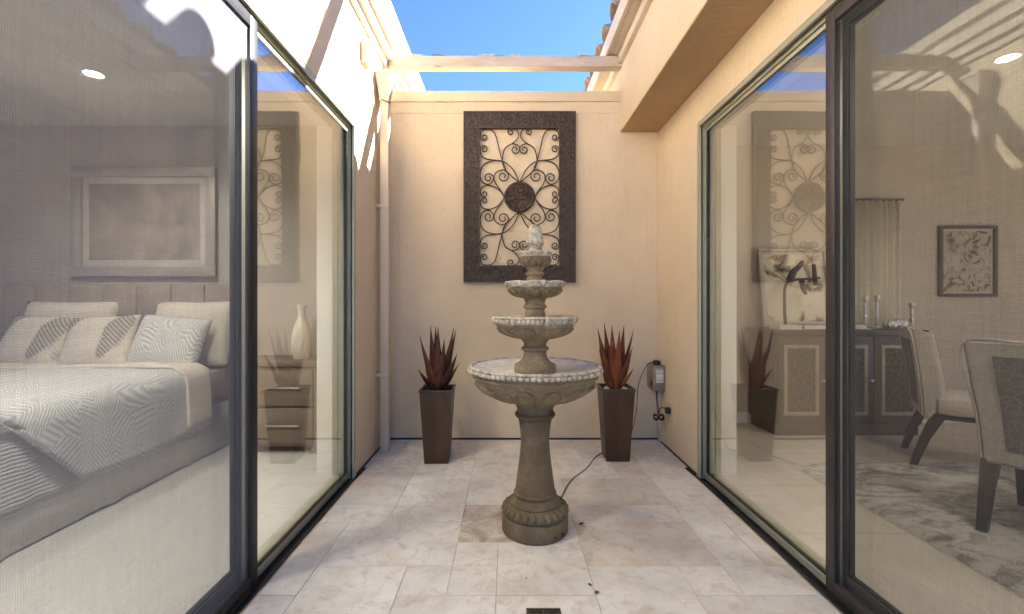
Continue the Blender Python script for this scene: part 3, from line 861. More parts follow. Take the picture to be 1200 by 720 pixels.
sp = prism_y('scupper_block', 'trim', [(WL - 0.001, 3.09), (WL + 0.075, 3.075), (WL + 0.075, 2.985), (WL + 0.035, 2.92), (WL - 0.001, 2.90)], 3.20, 3.30)
bmod = sp.modifiers.new('b', 'BEVEL'); bmod.width = 0.004; bmod.segments = 2
tag(sp, 'small tan block jutting from the sunlit stucco under the cornice', 'wall block')

# ------------------------------------------------------------------ wrought iron wall art
AX, AZ, AY = 0.103, 2.105, YB - 0.001
art = thing('wall_art', 'dark hammered metal frame with wrought iron scrolls and round medallion', 'wall art', (AX, AY, AZ))
pxm = 1 / 136.0
fw, fh, iw, ih = 0.485, 0.739, 0.350, 0.599
bm = bmesh.new()
def quad_ring(bm, o, i, yo, yi):
    """one face of the frame, tessellated for relief"""
    pass
for (x0, x1, z0, z1) in ((-fw, fw, ih, fh), (-fw, fw, -fh, -ih), (-fw, -iw, -ih, ih), (iw, fw, -ih, ih)):
    add_box(bm, x0 + (0 if abs(x0) != fw else .008), x1 - (0 if abs(x1) != fw else .008), -0.036, -0.002, z0 + (0 if z0 != -fh else .008), z1 - (0 if z1 != fh else .008))
bmesh.ops.remove_doubles(bm, verts=bm.verts[:], dist=1e-5)
link('frame', bm_mesh(bm, 'frame'), 'hammered', art)
boxes('outer_edge', 'frame_edge', [(-fw, fw, -0.040, -0.001, fh - .0078, fh), (-fw, fw, -0.040, -0.001, -fh, -fh + .0078), (-fw, -fw + .0078, -0.040, -0.001, -fh + .008, fh - .008), (fw - .0078, fw, -0.040, -0.001, -fh + .008, fh - .008)], art)
boxes('inner_edge', 'frame_edge', [(-iw - .001, iw + .001, -0.040, -0.0022, ih - .007, ih + .001), (-iw - .001, iw + .001, -0.040, -0.0022, -ih - .001, -ih + .007), (-iw - .001, -iw + .007, -0.040, -0.0022, -ih + .0075, ih - .0075), (iw - .007, iw + .001, -0.040, -0.0022, -ih + .0075, ih - .0075)], art)
# raised hammer strokes on the frame face: too small to pick apart singly
bm = bmesh.new(); rh = random.Random(11)
for k in range(2600):
    while True:
        x = rh.uniform(-fw + .014, fw - .014); z = rh.uniform(-fh + .014, fh - .014)
        if abs(x) > iw + .012 or abs(z) > ih + .012: break
    a = rh.uniform(0, math.pi); L = rh.uniform(.006, .014); w = rh.uniform(.0025, .0045); h = rh.uniform(.0015, .0035)
    ca, sa = math.cos(a), math.sin(a); P = []
    for (u, v, hh) in ((-L, 0, 0), (0, -w, 0), (L, 0, 0), (0, w, 0)):
        P.append(bm.verts.new((x + u * ca - v * sa, -0.0358, z + u * sa + v * ca)))
    c = bm.verts.new((x, -0.036 - h, z))
    for q in range(4): bm.faces.new((P[q], P[(q + 1) % 4], c))
hm = link('hammer_marks', bm_mesh(bm, 'hammer_marks'), 'hammered', art); hm['kind'] = 'stuff'

def cr(x, y): return ((453 - x) / 6.543 * pxm, (690 - y) / 6.543 * pxm)   # design grid of the scrollwork, upper left quadrant
def spiral(cx, cy, r0, a0, turns, sgn=1, n=14):
    out = []
    for k in range(n):
        t = k / (n - 1)
        a = R(a0) + sgn * t * turns * 2 * math.pi; rr = r0 * (1 - 0.72 * t)
        out.append((cx + rr * math.cos(a), cy + rr * math.sin(a)))
    return out
curves = [
    [(445, 572), (395, 530), (345, 480), (322, 430), (322, 375), (342, 312), (392, 279)] + spiral(418, 322, 38, -75, 1.35, 1),
    [(447, 566), (405, 480), (335, 418), (250, 408), (180, 435), (152, 485), (150, 535), (172, 577), (212, 590)] + spiral(213, 540, 42, 60, 1.35, -1),
    [(322, 408), (255, 402), (195, 393), (157, 365), (148, 322)] + spiral(180, 318, 30, 190, 1.35, 1),
    [(350, 488), (318, 405), (295, 320), (272, 225), (245, 178), (200, 166), (160, 180), (149, 220)] + spiral(180, 226, 28, 180, 1.3, -1),
    [(335, 690), (312, 645), (272, 590), (256, 540), (272, 498), (318, 478)] + spiral(325, 528, 46, -70, 1.35, 1),
    [(330, 676), (282, 622), (215, 597), (165, 612), (148, 650)] + spiral(180, 662, 28, 190, 1.2, -1),
    [(392, 279), (432, 245), (446, 205), (428, 168)] + spiral(386, 186, 30, -40, 1.3, -1),
]
for ci, cv in enumerate(curves):
    for sx in (1, -1):
        for sz in (1, -1):
            pts = []
            for (x, y) in cv:
                u, v = cr(x, y)
                pts.append((-u * sx, -0.019 + 0.0022 * (ci % 3), max(-ih, min(ih, v * 1.0)) * sz))
            tube('scroll', 'iron', catmull(pts, 4), 0.0052, 6, art)
# medallion: disc with rim, concentric relief and pierced leaf studs
med = lathe('medallion', 'hammered', [(0, -0.004), (0.128, -0.004), (0.134, 0.004), (0.134, 0.012), (0.120, 0.020), (0.108, 0.013), (0.060, 0.016), (0.0, 0.020)], 64, art, loc=(0, -0.020, 0))
med.rotation_euler = (R(90), 0, 0)
bm = bmesh.new()
for ring, (rr, n, sz) in enumerate(((0.114, 26, 0.012), (0.086, 18, 0.016), (0.055, 8, 0.022), (0.022, 4, 0.016))):
    for k in range(n):
        a = 2 * math.pi * k / n + ring * 0.2
        mt = Matrix.Translation((rr * math.cos(a), rr * math.sin(a), 0.014)) @ Matrix.Rotation(a + (0.6 if ring % 2 else 0), 4, 'Z') @ Matrix.Diagonal((1.25, 0.6, 0.55, 1))
        bmesh.ops.create_icosphere(bm, subdivisions=1, radius=sz, matrix=mt)
rl = link('relief', bm_mesh(bm, 'relief'), 'frame_edge', med, smooth=60)

# ------------------------------------------------------------------ four tier fountain
FXc, FYc = 0.144, 2.363
ft = thing('fountain', 'four tiered cast stone fountain with beaded bowls and egg finial', 'fountain', (FXc, FYc, 0))
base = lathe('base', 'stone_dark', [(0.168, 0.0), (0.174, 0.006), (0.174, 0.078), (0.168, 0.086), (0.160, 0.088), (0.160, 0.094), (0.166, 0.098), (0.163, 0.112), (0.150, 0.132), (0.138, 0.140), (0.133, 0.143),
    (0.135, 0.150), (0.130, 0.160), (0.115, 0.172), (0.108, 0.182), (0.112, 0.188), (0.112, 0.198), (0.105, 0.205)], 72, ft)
def beads(name, mat, n, rr, z, sx, sy, sz, par, tilt=0.0, jitter=0.0, mk=1, ph=0.0):
    bm = bmesh.new(); rb = random.Random(n)
    for k in range(n):
        a = 2 * math.pi * (k + ph) / n
        j = 1 + rb.uniform(-jitter, jitter)
        mt = Matrix.Translation((rr * math.cos(a), rr * math.sin(a), z)) @ Matrix.Rotation(a, 4, 'Z') @ Matrix.Rotation(tilt, 4, 'Y') @ Matrix.Diagonal((sx * j, sy * j, sz * j, 1))
        bmesh.ops.create_icosphere(bm, subdivisions=2, radius=1, matrix=mt)
    return link(name, bm_mesh(bm, name), mat, par, smooth=180)
beads('egg_band', 'stone_dark', 26, 0.157, 0.118, 0.018, 0.0165, 0.024, base, -0.7)
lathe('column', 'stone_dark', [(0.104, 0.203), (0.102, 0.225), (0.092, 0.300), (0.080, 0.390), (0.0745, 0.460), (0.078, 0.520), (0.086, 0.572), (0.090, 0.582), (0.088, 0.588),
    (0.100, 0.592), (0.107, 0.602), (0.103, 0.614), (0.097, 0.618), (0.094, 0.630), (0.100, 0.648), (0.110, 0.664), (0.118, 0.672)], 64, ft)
def petals(name, mat, n, prof_r, z0, z1, par, th=0.006, fill=0.90):
    """overlapping leaf shapes in relief round the underside of a bowl; prof_r(z) is the bowl radius"""
    bm = bmesh.new()
    for k in range(n):
        a0 = 2 * math.pi * k / n; half = math.pi / n * fill
        rows = []
        for q in range(9):
            t = q / 8; z = z0 + (z1 - z0) * t
            w = half * math.sqrt(max(0.0, 1 - (max(0, t - 0.30) / 0.70) ** 2)) if t > 0.30 else half
            row = []
            for s in (-1, -0.78, -0.70, 0, 0.70, 0.78, 1):
                lift = th if abs(s) in (0.78,) else (th * 0.35 if abs(s) < 0.75 else 0.0)
                if q == 8: lift *= 0.2
                rr = prof_r(z) + lift
                row.append(bm.verts.new((rr * math.cos(a0 + s * w), rr * math.sin(a0 + s * w), z)))
            rows.append(row)
        for a, b in zip(rows, rows[1:]):
            for i in range(6): bm.faces.new((a[i], a[i + 1], b[i + 1], b[i]))
    return link(name, bm_mesh(bm, name), mat, par, smooth=35)
def prof_fn(prof):
    def f(z):
        for (r0, z0), (r1, z1) in zip(prof, prof[1:]):
            if z0 <= z <= z1: return r0 + (r1 - r0) * (z - z0) / max(1e-6, z1 - z0)
        return prof[-1][0]
    return f
# lower basin
und = [(0.112, 0.668), (0.135, 0.676), (0.180, 0.690), (0.225, 0.710), (0.268, 0.736), (0.296, 0.762), (0.312, 0.786), (0.318, 0.800)]
bowl = lathe('large_bowl', 'stone', und + [(0.326, 0.803), (0.330, 0.812), (0.326, 0.820), (0.338, 0.828), (0.346, 0.840)], 96, ft, cap=False)
petals('leaf_relief', 'stone', 14, prof_fn(und), 0.682, 0.778, bowl, 0.022)
lathe('rim', 'lime', [(0.332, 0.824), (0.338, 0.834), (0.340, 0.846), (0.345, 0.852), (0.348, 0.858), (0.345, 0.864), (0.336, 0.866), (0.327, 0.862), (0.322, 0.854)], 96, bowl, cap=False)
beads('beading', 'lime', 76, 0.344, 0.841, 0.0105, 0.0140, 0.0115, bowl, 0.4, 0.10)
lathe('basin_floor', 'basin', [(0.3235, 0.857), (0.305, 0.845), (0.26, 0.836), (0.18, 0.829), (0.09, 0.826)], 96, bowl, cap=False)
lathe('lower_pedestal', 'stone', [(0.108, 0.824), (0.110, 0.830), (0.110, 0.862), (0.105, 0.869), (0.096, 0.872), (0.078, 0.884), (0.066, 0.900), (0.060, 0.918), (0.059, 0.934), (0.066, 0.939), (0.074, 0.947), (0.073, 0.954), (0.064, 0.959),
    (0.058, 0.968), (0.059, 0.978), (0.066, 0.988), (0.074, 0.996), (0.076, 1.004)], 64, ft)
# middle tier, eight-lobed rim with clasps
def lobed(n, amp, zamp):
    def f(r, z, a, k):
        c = abs(math.cos(a * n / 2.0))
        s = 1 - amp * (1 - c ** 0.6)
        return r * (0.985 + amp * c), z - zamp * (1 - c)
    return f
und2 = [(0.074, 1.000), (0.105, 1.006), (0.140, 1.016), (0.172, 1.032), (0.192, 1.050), (0.200, 1.066)]
mb = lathe('medium_bowl', 'stone', und2 + [(0.206, 1.070), (0.208, 1.078), (0.203, 1.084)], 80, ft, cap=False)
petals('leaf_relief', 'stone', 14, prof_fn(und2), 1.004, 1.060, mb, 0.012)
lathe('rim', 'lime', [(0.200, 1.078), (0.210, 1.084), (0.212, 1.100), (0.220, 1.107), (0.224, 1.113), (0.220, 1.119), (0.207, 1.122), (0.195, 1.118), (0.150, 1.108), (0.05, 1.100)], 96, mb, lobed(8, 0.02, 0.003), cap=False)
beads('beading', 'lime', 60, 0.215, 1.096, 0.0085, 0.0110, 0.0105, mb, 0.2, 0.08)
bclasp = beads('rim_clasp', 'lime', 8, 0.224, 1.098, 0.012, 0.014, 0.023, mb, 0.1, 0.1, ph=0.28)
lathe('middle_pedestal', 'stone', [(0.055, 1.10), (0.054, 1.138), (0.049, 1.146), (0.050, 1.158), (0.061, 1.164), (0.062, 1.174), (0.054, 1.180), (0.051, 1.190), (0.055, 1.202), (0.060, 1.212), (0.060, 1.218)], 56, ft)
und3 = [(0.058, 1.212), (0.085, 1.218), (0.110, 1.228), (0.130, 1.243), (0.139, 1.258), (0.141, 1.266)]
sb = lathe('small_bowl', 'stone', und3 + [(0.145, 1.270), (0.143, 1.276)], 72, ft, cap=False)
petals('leaf_relief', 'stone', 16, prof_fn(und3), 1.216, 1.262, sb, 0.010)
lathe('rim', 'lime', [(0.138, 1.268), (0.146, 1.272), (0.149, 1.282), (0.157, 1.290), (0.160, 1.298), (0.154, 1.303), (0.142, 1.303), (0.12, 1.296), (0.03, 1.288)], 96, sb, lobed(8, 0.02, 0.004), cap=False)
beads('rim_clasp', 'lime', 8, 0.157, 1.287, 0.009, 0.010, 0.017, sb, 0.1, 0.1, ph=0.28)
lathe('upper_pedestal', 'stone', [(0.046, 1.285), (0.044, 1.315), (0.040, 1.322), (0.041, 1.330), (0.050, 1.338), (0.049, 1.346), (0.041, 1.352), (0.042, 1.362), (0.048, 1.372), (0.050, 1.382)], 48, ft)
und4 = [(0.048, 1.376), (0.062, 1.384), (0.074, 1.398), (0.079, 1.414), (0.080, 1.426)]
tb = lathe('top_bowl', 'stone', und4 + [(0.082, 1.430), (0.080, 1.434)], 64, ft, cap=False)
petals('leaf_relief', 'stone', 14, prof_fn(und4), 1.380, 1.426, tb, 0.009)
lathe('rim', 'lime', [(0.078, 1.426), (0.082, 1.432), (0.084, 1.441), (0.090, 1.448), (0.091, 1.454), (0.086, 1.459), (0.078, 1.459), (0.06, 1.453), (0.02, 1.45)], 80, tb, lobed(8, 0.025, 0.004), cap=False)
fin = lathe('finial', 'lime', [(0.036, 1.448), (0.034, 1.470), (0.028, 1.476), (0.030, 1.488), (0.036, 1.498), (0.039, 1.512), (0.0405, 1.530), (0.0415, 1.548), (0.039, 1.567), (0.033, 1.584), (0.024, 1.596), (0.012, 1.602), (0, 1.603)], 48, ft)
beads('leaf_cup', 'lime', 8, 0.039, 1.505, 0.010, 0.013, 0.018, fin, 0.3, 0.1)
tube('pump_outlet', 'cord', [(0.155 * math.cos(-0.75), 0.155 * math.sin(-0.75), 0.03), (0.19 * math.cos(-0.75), 0.19 * math.sin(-0.75), 0.03)], 0.007, 8, ft)
tube('pump_outlet', 'cord', [(0.155 * math.cos(-1.02), 0.155 * math.sin(-1.02), 0.028), (0.178 * math.cos(-1.02), 0.178 * math.sin(-1.02), 0.028)], 0.007, 8, ft)

# ------------------------------------------------------------------ planters and rusted metal agaves
def planter(x, y, rz, label):
    t = thing('planter', label, 'planter', (x, y, 0), rz, 'tall tapered bronze planters')
    bm = bmesh.new()
    w0, w1, h, th = 0.088, 0.120, 0.545, 0.012
    def ring(w, z): return [bm.verts.new((sx * w, sy * w, z)) for sx, sy in ((-1, -1), (1, -1), (1, 1), (-1, 1))]
    rs = [ring(w0, 0.0), ring(w1, h), ring(w1 - th, h), ring(w1 - th - 0.004, h - 0.06)]
    bm.faces.new(list(reversed(rs[0])))
    for a, b in zip(rs, rs[1:]):
        for q in range(4): bm.faces.new((a[q], a[(q + 1) % 4], b[(q + 1) % 4], b[q]))
    bm.faces.new(rs[-1])
    bmesh.ops.bevel(bm, geom=[e for e in bm.edges], offset=0.003, segments=2, affect='EDGES')
    link('pot', bm_mesh(bm, 'pot'), 'bronze', t, smooth=30)
    boxes('lip', 'bronze', [(-w1 - .004, w1 + .004, -w1 - .004, -w1 + .010, h - .012, h + .004), (-w1 - .004, w1 + .004, w1 - .010, w1 + .004, h - .012, h + .004), (-w1 - .004, -w1 + .010, -w1 + .0105, w1 - .0105, h - .012, h + .004), (w1 - .010, w1 + .004, -w1 + .0105, w1 - .0105, h - .012, h + .004)], t, bev=0.002)
    box('soil', 'soil', -w1 + th, w1 - th, -w1 + th, w1 - th, h - 0.058, h - 0.035, 0, t)
    return t
def agave(x, y, z, tips, mat, label, seed):
    rg = random.Random(seed)
    t = thing('metal_agave', label, 'metal plant', (x, y, z), 0, 'rusted metal agaves')
    for (tx, tz, ty, w) in tips:
        bm = bmesh.new(); n = 12
        tip = Vector((tx, ty, tz)); hor = Vector((tx, ty, 0))
        bdir = hor.normalized() if hor.length > 1e-3 else Vector((0, -1, 0))
        b0 = Vector((bdir.x * 0.018, bdir.y * 0.018, 0.0))
        mid = Vector((tx * 0.42 + bdir.x * 0.02, ty * 0.42 + bdir.y * 0.02, tz * 0.38))
        side = Vector((-bdir.y, bdir.x, 0)); side = (side + Vector((1.5 if side.x >= 0 else -1.5, 0, 0))).normalized(); rows = []
        tw = rg.uniform(-0.25, 0.25)
        for q in range(n + 1):
            s = q / n
            p = b0 * (1 - s) ** 2 + mid * 2 * s * (1 - s) + tip * s * s
            tg = ((mid - b0) * (1 - s) + (tip - mid) * s).normalized()
            nn = tg.cross(side).normalized()
            sd = side * math.cos(tw * s) + nn * math.sin(tw * s)
            hw = 1.38 * w * (0.42 + 1.25 * s if s < 0.44 else (1 - s) / 0.56 * 0.97) * (1.0 if s < .97 else 1)
            hw = max(hw, 0.0012)
            cup = hw * 0.38
            rows.append([bm.verts.new(p + sd * hw * c + nn * cup * (abs(c) ** 1.6)) for c in (-1, -0.5, 0, 0.5, 1)])
        for a, b in zip(rows, rows[1:]):
            for i in range(4): bm.faces.new((a[i], a[i + 1], b[i + 1], b[i]))
        me = bm_mesh(bm, 'leaf'); o = link('leaf', me, mat, t, smooth=180)
        sm = o.modifiers.new('thick', 'SOLIDIFY'); sm.thickness = 0.003
    return t
pz = 0.505
planter(-0.530, 3.395, R(1), 'tall tapered bronze planter standing in front of the plain wall beside the downspout')
pr_ = planter(0.827, 3.44, R(-1), 'tall tapered bronze planter with white pebbles, beside the power box corner')
s_ = 156.0
def tipset(lst, cx, by): return [((x - cx) / s_, (by - y) / s_ , ty, w) for (x, y, ty, w) in lst]
L_t = tipset([(489, 389, -.02, .030), (491, 404, .06, .026), (500, 377, .05, .028), (505, 379, .09, .030), (511, 378, -.03, .030), (519, 392, -.06, .030), (528, 380, .05, .026), (532, 382, -.02, .027),
    (534, 409, -.05, .026), (535, 422, .04, .024), (489, 427, -.08, .024), (517, 425, -.12, .034)], 510, 457)
agave(-0.530, 3.395, pz, L_t, 'rust_dark', 'dark brown metal agave in the planter beside the downspout', 1)
R_t = tipset([(698, 379, -.02, .029), (701, 403, .04, .025), (708, 372, .05, .029), (714, 374, -.05, .031), (721, 380, -.10, .033), (732, 375, .04, .029), (741, 380, -.02, .027), (737, 400, -.08, .028),
    (740, 426, -.04, .024), (702, 424, -.06, .025)], 720, 455)
agave(0.827, 3.44, pz, R_t, 'rust', 'red orange metal agave in the planter near the power box', 2)
bm = bmesh.new(); rp = random.Random(4)
for k in range(34):
    x, y = rp.uniform(-.10, .10), rp.uniform(-.10, .10)
    bmesh.ops.create_icosphere(bm, subdivisions=1, radius=rp.uniform(.010, .018), matrix=Matrix.Translation((x, y, .517 + rp.uniform(0, .012))) @ Matrix.Diagonal((1.2, .9, .6, 1)))
pb = link('pebbles', bm_mesh(bm, 'pebbles'), 'pebble', None, (0.827, 3.44, 0), smooth=180)
tag(pb, 'white pebbles filling the top of the planter near the power box', 'pebbles', kind='stuff')

# ------------------------------------------------------------------ power box, cords, conduit
bxr = thing('power_box', 'taupe outdoor transformer box with printed label on the corner wall', 'power box', (WR, 3.80, 0.467))
box('case', 'box_metal', -0.100, -0.001, -0.080, 0.090, 0.0, 0.198, 0.004, bxr)
box('label_plate', 'label', -0.078, -0.018, -0.0820, -0.0795, 0.060, 0.175, 0, bxr)
box('socket', 'cord', -0.106, -0.100, -0.060, -0.010, 0.020, 0.070, 0.003, bxr)
box('base_flange', 'box_metal', -0.090, -0.001, -0.070, 0.080, -0.014, -0.001, 0.002, bxr)
box('plug_adapter', 'cord', -0.085, -0.030, -0.060, -0.005, 0.199, 0.240, 0.012, bxr)
cd = box('conduit', 'pipe', WR - 0.022, WR - 0.001, 3.815, 3.838, 0.0, 0.452, 0.003)
tag(cd, 'thin tan conduit running down the wall under the power box', 'conduit')
# cord: adapter > behind planter > floor > fountain base
cp = [(WR - 0.080, 3.765, 0.690), (WR - 0.115, 3.755, 0.690), (WR - 0.165, 3.735, 0.645), (WR - 0.215, 3.70, 0.56), (WR - 0.245, 3.67, 0.48), (WR - 0.27, 3.63, 0.30), (WR - 0.33, 3.60, 0.10), (0.93, 3.60, 0.012), (0.80, 3.58, 0.006), (0.68, 3.45, 0.006), (0.56, 3.20, 0.006),
      (0.44, 3.02, 0.006), (0.37, 2.86, 0.006), (0.32, 2.70, 0.006), (0.285, 2.56, 0.008), (0.252, 2.482, 0.02), (0.235, 2.45, 0.05)]
tag(tube('extension_cord', 'cord', catmull(cp, 8), 0.0029, 8), 'thin black cord running over the tiles from fountain base to power box', 'cord')
pc = thing('wall_plug', 'black wall plug with a bundled cord hanging below the power box', 'plug', (WR, 3.60, 0.30))
box('plug_body', 'cord', -0.045, -0.001, -0.028, 0.022, 0.0, 0.050, 0.012, pc)
box('cover_plate', 'pipe', -0.006, -0.0005, -0.045, 0.045, -0.055, 0.075, 0.002, pc)
tube('lead', 'cord', catmull([(-0.035, 0.02, 0.035), (-0.052, 0.06, 0.032), (-0.056, 0.10, 0.010), (-0.056, 0.13, -0.04), (-0.056, 0.150, 0.02), (-0.060, 0.165, 0.09), (-0.058, 0.170, 0.165)], 6), 0.0045, 8, pc)
lp = []
for k in range(44):
    a = k * 0.52
    lp.append((-0.056 + 0.042 * math.sin(a) * (0.8 + .2 * math.sin(k)), 0.125 + 0.012 * math.sin(k * 1.7), -0.062 + 0.022 * math.sin(2 * a) + 0.004 * math.sin(k * 2.3)))
tube('cord_bundle', 'cord', catmull(lp, 3), 0.0055, 7, pc)

# ------------------------------------------------------------------ floor drain and fallen leaves
dx, dy, dw = 0.138, 1.675, 0.066
dr = thing('floor_drain', 'square bronze floor drain grate with chevron slots in the tiles', 'drain', (dx, dy, 0))
boxes('drain_frame', 'grate', [(-dw, dw, -dw, -dw + .008, -.01, .004), (-dw, dw, dw - .008, dw, -.01, .004), (-dw, -dw + .008, -dw + .008, dw - .008, -.01, .004), (dw - .008, dw, -dw + .008, dw - .008, -.01, .004), (-.004, .004, -dw + .008, dw - .008, -.01, .0036)], dr)
box('drain_well', 'gasket', -dw + .004, dw - .004, -dw + .004, dw - .004, -.009, -.0005 + .0012, 0, dr)
for sx in (-1, 1):
    for k in range(-4, 8):
        # slanted bars clipped to the half
        c = k * 0.0165
        pts = []
        xa, xb = 0.004, dw - 0.008
        ya, yb = c - 0.058 + xa * 0.9, c - 0.058 + xb * 0.9
        lo, hi = -dw + .008, dw - .008
        def clip(x): return c - 0.058 + x * 0.9
        xs0, xs1 = xa, xb
        if clip(xs0) < lo: xs0 = (lo - (c - 0.058)) / 0.9
        if clip(xs1) > hi: xs1 = (hi - (c - 0.058)) / 0.9
        if xs1 - xs0 < 0.006: continue
        bm = bmesh.new(); w = 0.0042
        P = [(xs0, clip(xs0) - w), (xs1, clip(xs1) - w), (xs1, clip(xs1) + w), (xs0, clip(xs0) + w)]
        lo_v = [bm.verts.new((sx * a, max(lo, min(hi, b)), 0.0006)) for a, b in P]; hi_v = [bm.verts.new((sx * a, max(lo, min(hi, b)), 0.0032)) for a, b in P]
        bm.faces.new(hi_v)
        for q in range(4): bm.faces.new((lo_v[q], lo_v[(q + 1) % 4], hi_v[(q + 1) % 4], hi_v[q]))
        link('bar', bm_mesh(bm, 'bar'), 'grate', dr)

def curled_leaf(x, y, rz, L, label):
    bm = bmesh.new(); rows = []
    for q in range(7):
        s = q / 6; w = L * 0.28 * math.sin(math.pi * min(1, s * .95 + .03)) + .0006
        rows.append([bm.verts.new(((s - .5) * L, c * w, 0.002 + L * .25 * (s - .5) ** 2 + abs(c) * w * .7)) for c in (-1, 0, 1)])
    for a, b in zip(rows, rows[1:]):
        for i in range(2): bm.faces.new((a[i], a[i + 1], b[i + 1], b[i]))
    o = link('fallen_leaf', bm_mesh(bm, 'fallen_leaf'), 'dry_leaf', None, (x, y, 0.001), (0, 0, rz), smooth=180)
    tag(o, label, 'leaf', 'dry leaves fallen on the tiles')
    sm = o.modifiers.new('t', 'SOLIDIFY'); sm.thickness = 0.001
curled_leaf(0.395, 2.40, 0.8, 0.034, 'curled dry leaf lying on the grey stained tile by the fountain base')
curled_leaf(0.345, 1.885, 2.2, 0.018, 'tiny dark dry leaf lying on a joint between fountain and drain')
curled_leaf(0.365, 1.835, 0.2, 0.022, 'thin pale dry leaf lying on the tile near the floor drain')
curled_leaf(0.08, 1.93, 0.5, 0.009, 'speck of dry leaf lying between the drain and the fountain')

# ------------------------------------------------------------------ bedroom
BX1, BX0, BYH, BYF = -2.36, -4.29, 3.86, 1.80
bed = thing('bed', 'wide bed under a palm leaf patterned duvet with linen skirt', 'bed', ((BX0 + BX1) / 2, (BYH + BYF) / 2, 0))
def wb(*a, **k): return box(*a, parent=bed, world=True, **k)
wb('box_spring', 'skirt', BX0 + .05, BX1 - .05, BYF + .05, BYH, 0.12, 0.36)
wb('mattress', 'linen', BX0 + .02, BX1 - .02, BYF + .02, BYH, 0.36, 0.64, bev=0.04)
hb = wb('headboard', 'headboard', BX0 - .06, BX1 + .06, 3.862, 3.948, 0.10, 1.36, bev=0.02)
for a in range(7):
    x0 = BX0 - .05 + a * (BX1 - BX0 + .10) / 7
    box('tufted_panel', 'headboard', x0 + .004, x0 + (BX1 - BX0 + .10) / 7 - .004, 3.835, 3.863, 0.45, 1.34, 0.012, hb, True)
# pleated skirt
bm = bmesh.new(); path = []
y = BYH - .1
for k in range(121):
    yy = BYH - .1 + (BYF - BYH + .1) * k / 120
    pl = 0.022 * max(0, math.cos((yy - 2.02) * 2 * math.pi / 0.62)) ** 10
    path.append((BX1 + .012 + pl + .004 * noise.noise((yy * 4, 0, 0)), yy))
for k in range(1, 61):
    xx = BX1 + .012 + (BX0 - BX1 - .02) * k / 60
    path.append((xx, BYF - .012 - .006 * noise.noise((xx * 5, 2, 0))))
rows = []
for (x, yy) in path:
    ed = 0.02 * max(0, noise.noise((yy * 2.2, x, 4)))
    rows.append([bm.verts.new((x + (.012 if z < .1 else 0), yy, z + (ed if z < .1 else 0))) for z in (0.012, 0.16, 0.37)])
for a, b in zip(rows, rows[1:]):
    for q in range(2): bm.faces.new((a[q], b[q], b[q + 1], a[q + 1]))
o = link('bed_skirt', bm_mesh(bm, 'bed_skirt'), 'skirt', bed, smooth=60); place_world(o, bed)
sm = o.modifiers.new('t', 'SOLIDIFY'); sm.thickness = 0.006
# ribbed coverlet and duvet as draped sheets
def drape(name, mat, top, xe, ye_f, y_head, hem, thick, seed, ny=64):
    bm = bmesh.new(); rows = []
    for k in range(ny + 1):
        y = ye_f + (y_head - ye_f) * k / ny
        hz = hem(y)
        row = []
        xs = [(BX0 - xe, hz), (BX0 - xe, (hz + top) / 2), (BX0 - xe + .01, top - .05), (BX0 + .03, top - .008)]
        xs += [(BX0 + .1 + (BX1 - BX0 - .2) * i / 22, top) for i in range(23)]
        xs += [(BX1 - .03, top - .008), (BX1 + xe - .012, top - .045), (BX1 + xe, top - .10)]
        for q in range(1, 9): xs.append((BX1 + xe + .012 * q / 8, top - .10 + (hz - top + .10) * q / 8))
        for (x, z) in xs:
            w = .016 * noise.noise((x * 3.1, y * 2.6, seed)) + .008 * noise.noise((x * 8, y * 7, seed + 4))
            hang = max(0, (top - z) / max(.1, top))
            xo = .028 * hang * noise.noise((seed, y * 4.5, z * 1.2)) * (1 if x > -3 else -1)
            row.append(bm.verts.new((x + xo, y, z + (w if z > top - .02 else w * .3))))
        rows.append(row)
    for a, b in zip(rows, rows[1:]):
        for i in range(len(a) - 1): bm.faces.new((a[i], a[i + 1], b[i + 1], b[i]))
    o = link(name, bm_mesh(bm, name), mat, bed, smooth=180); place_world(o, bed)
    sm = o.modifiers.new('t', 'SOLIDIFY'); sm.thickness = thick; sm.offset = 1
    return o
drape('coverlet', 'coverlet', 0.655, 0.010, BYF - .01, 3.55, lambda y: 0.20 + .015 * math.sin(y * 5), 0.012, 2)
bm = bmesh.new()
o = box('coverlet_drop', 'coverlet', BX0 - .01, BX1 + .01, BYF - .034, BYF - .012, 0.20, 0.66, 0.008, bed, True)
def hem(y):
    if y > 2.42: return 0.235 + .018 * math.sin(y * 4)
    return 0.235 + (2.42 - y) / 0.42 * 0.46
drape('duvet', 'duvet', 0.69, 0.034, 2.03, 3.42, hem, 0.03, 9)
# turned-down sheet band
drape('sheet_fold', 'linen', 0.715, 0.052, 3.20, 3.46, lambda y: 0.30, 0.018, 5, 14)

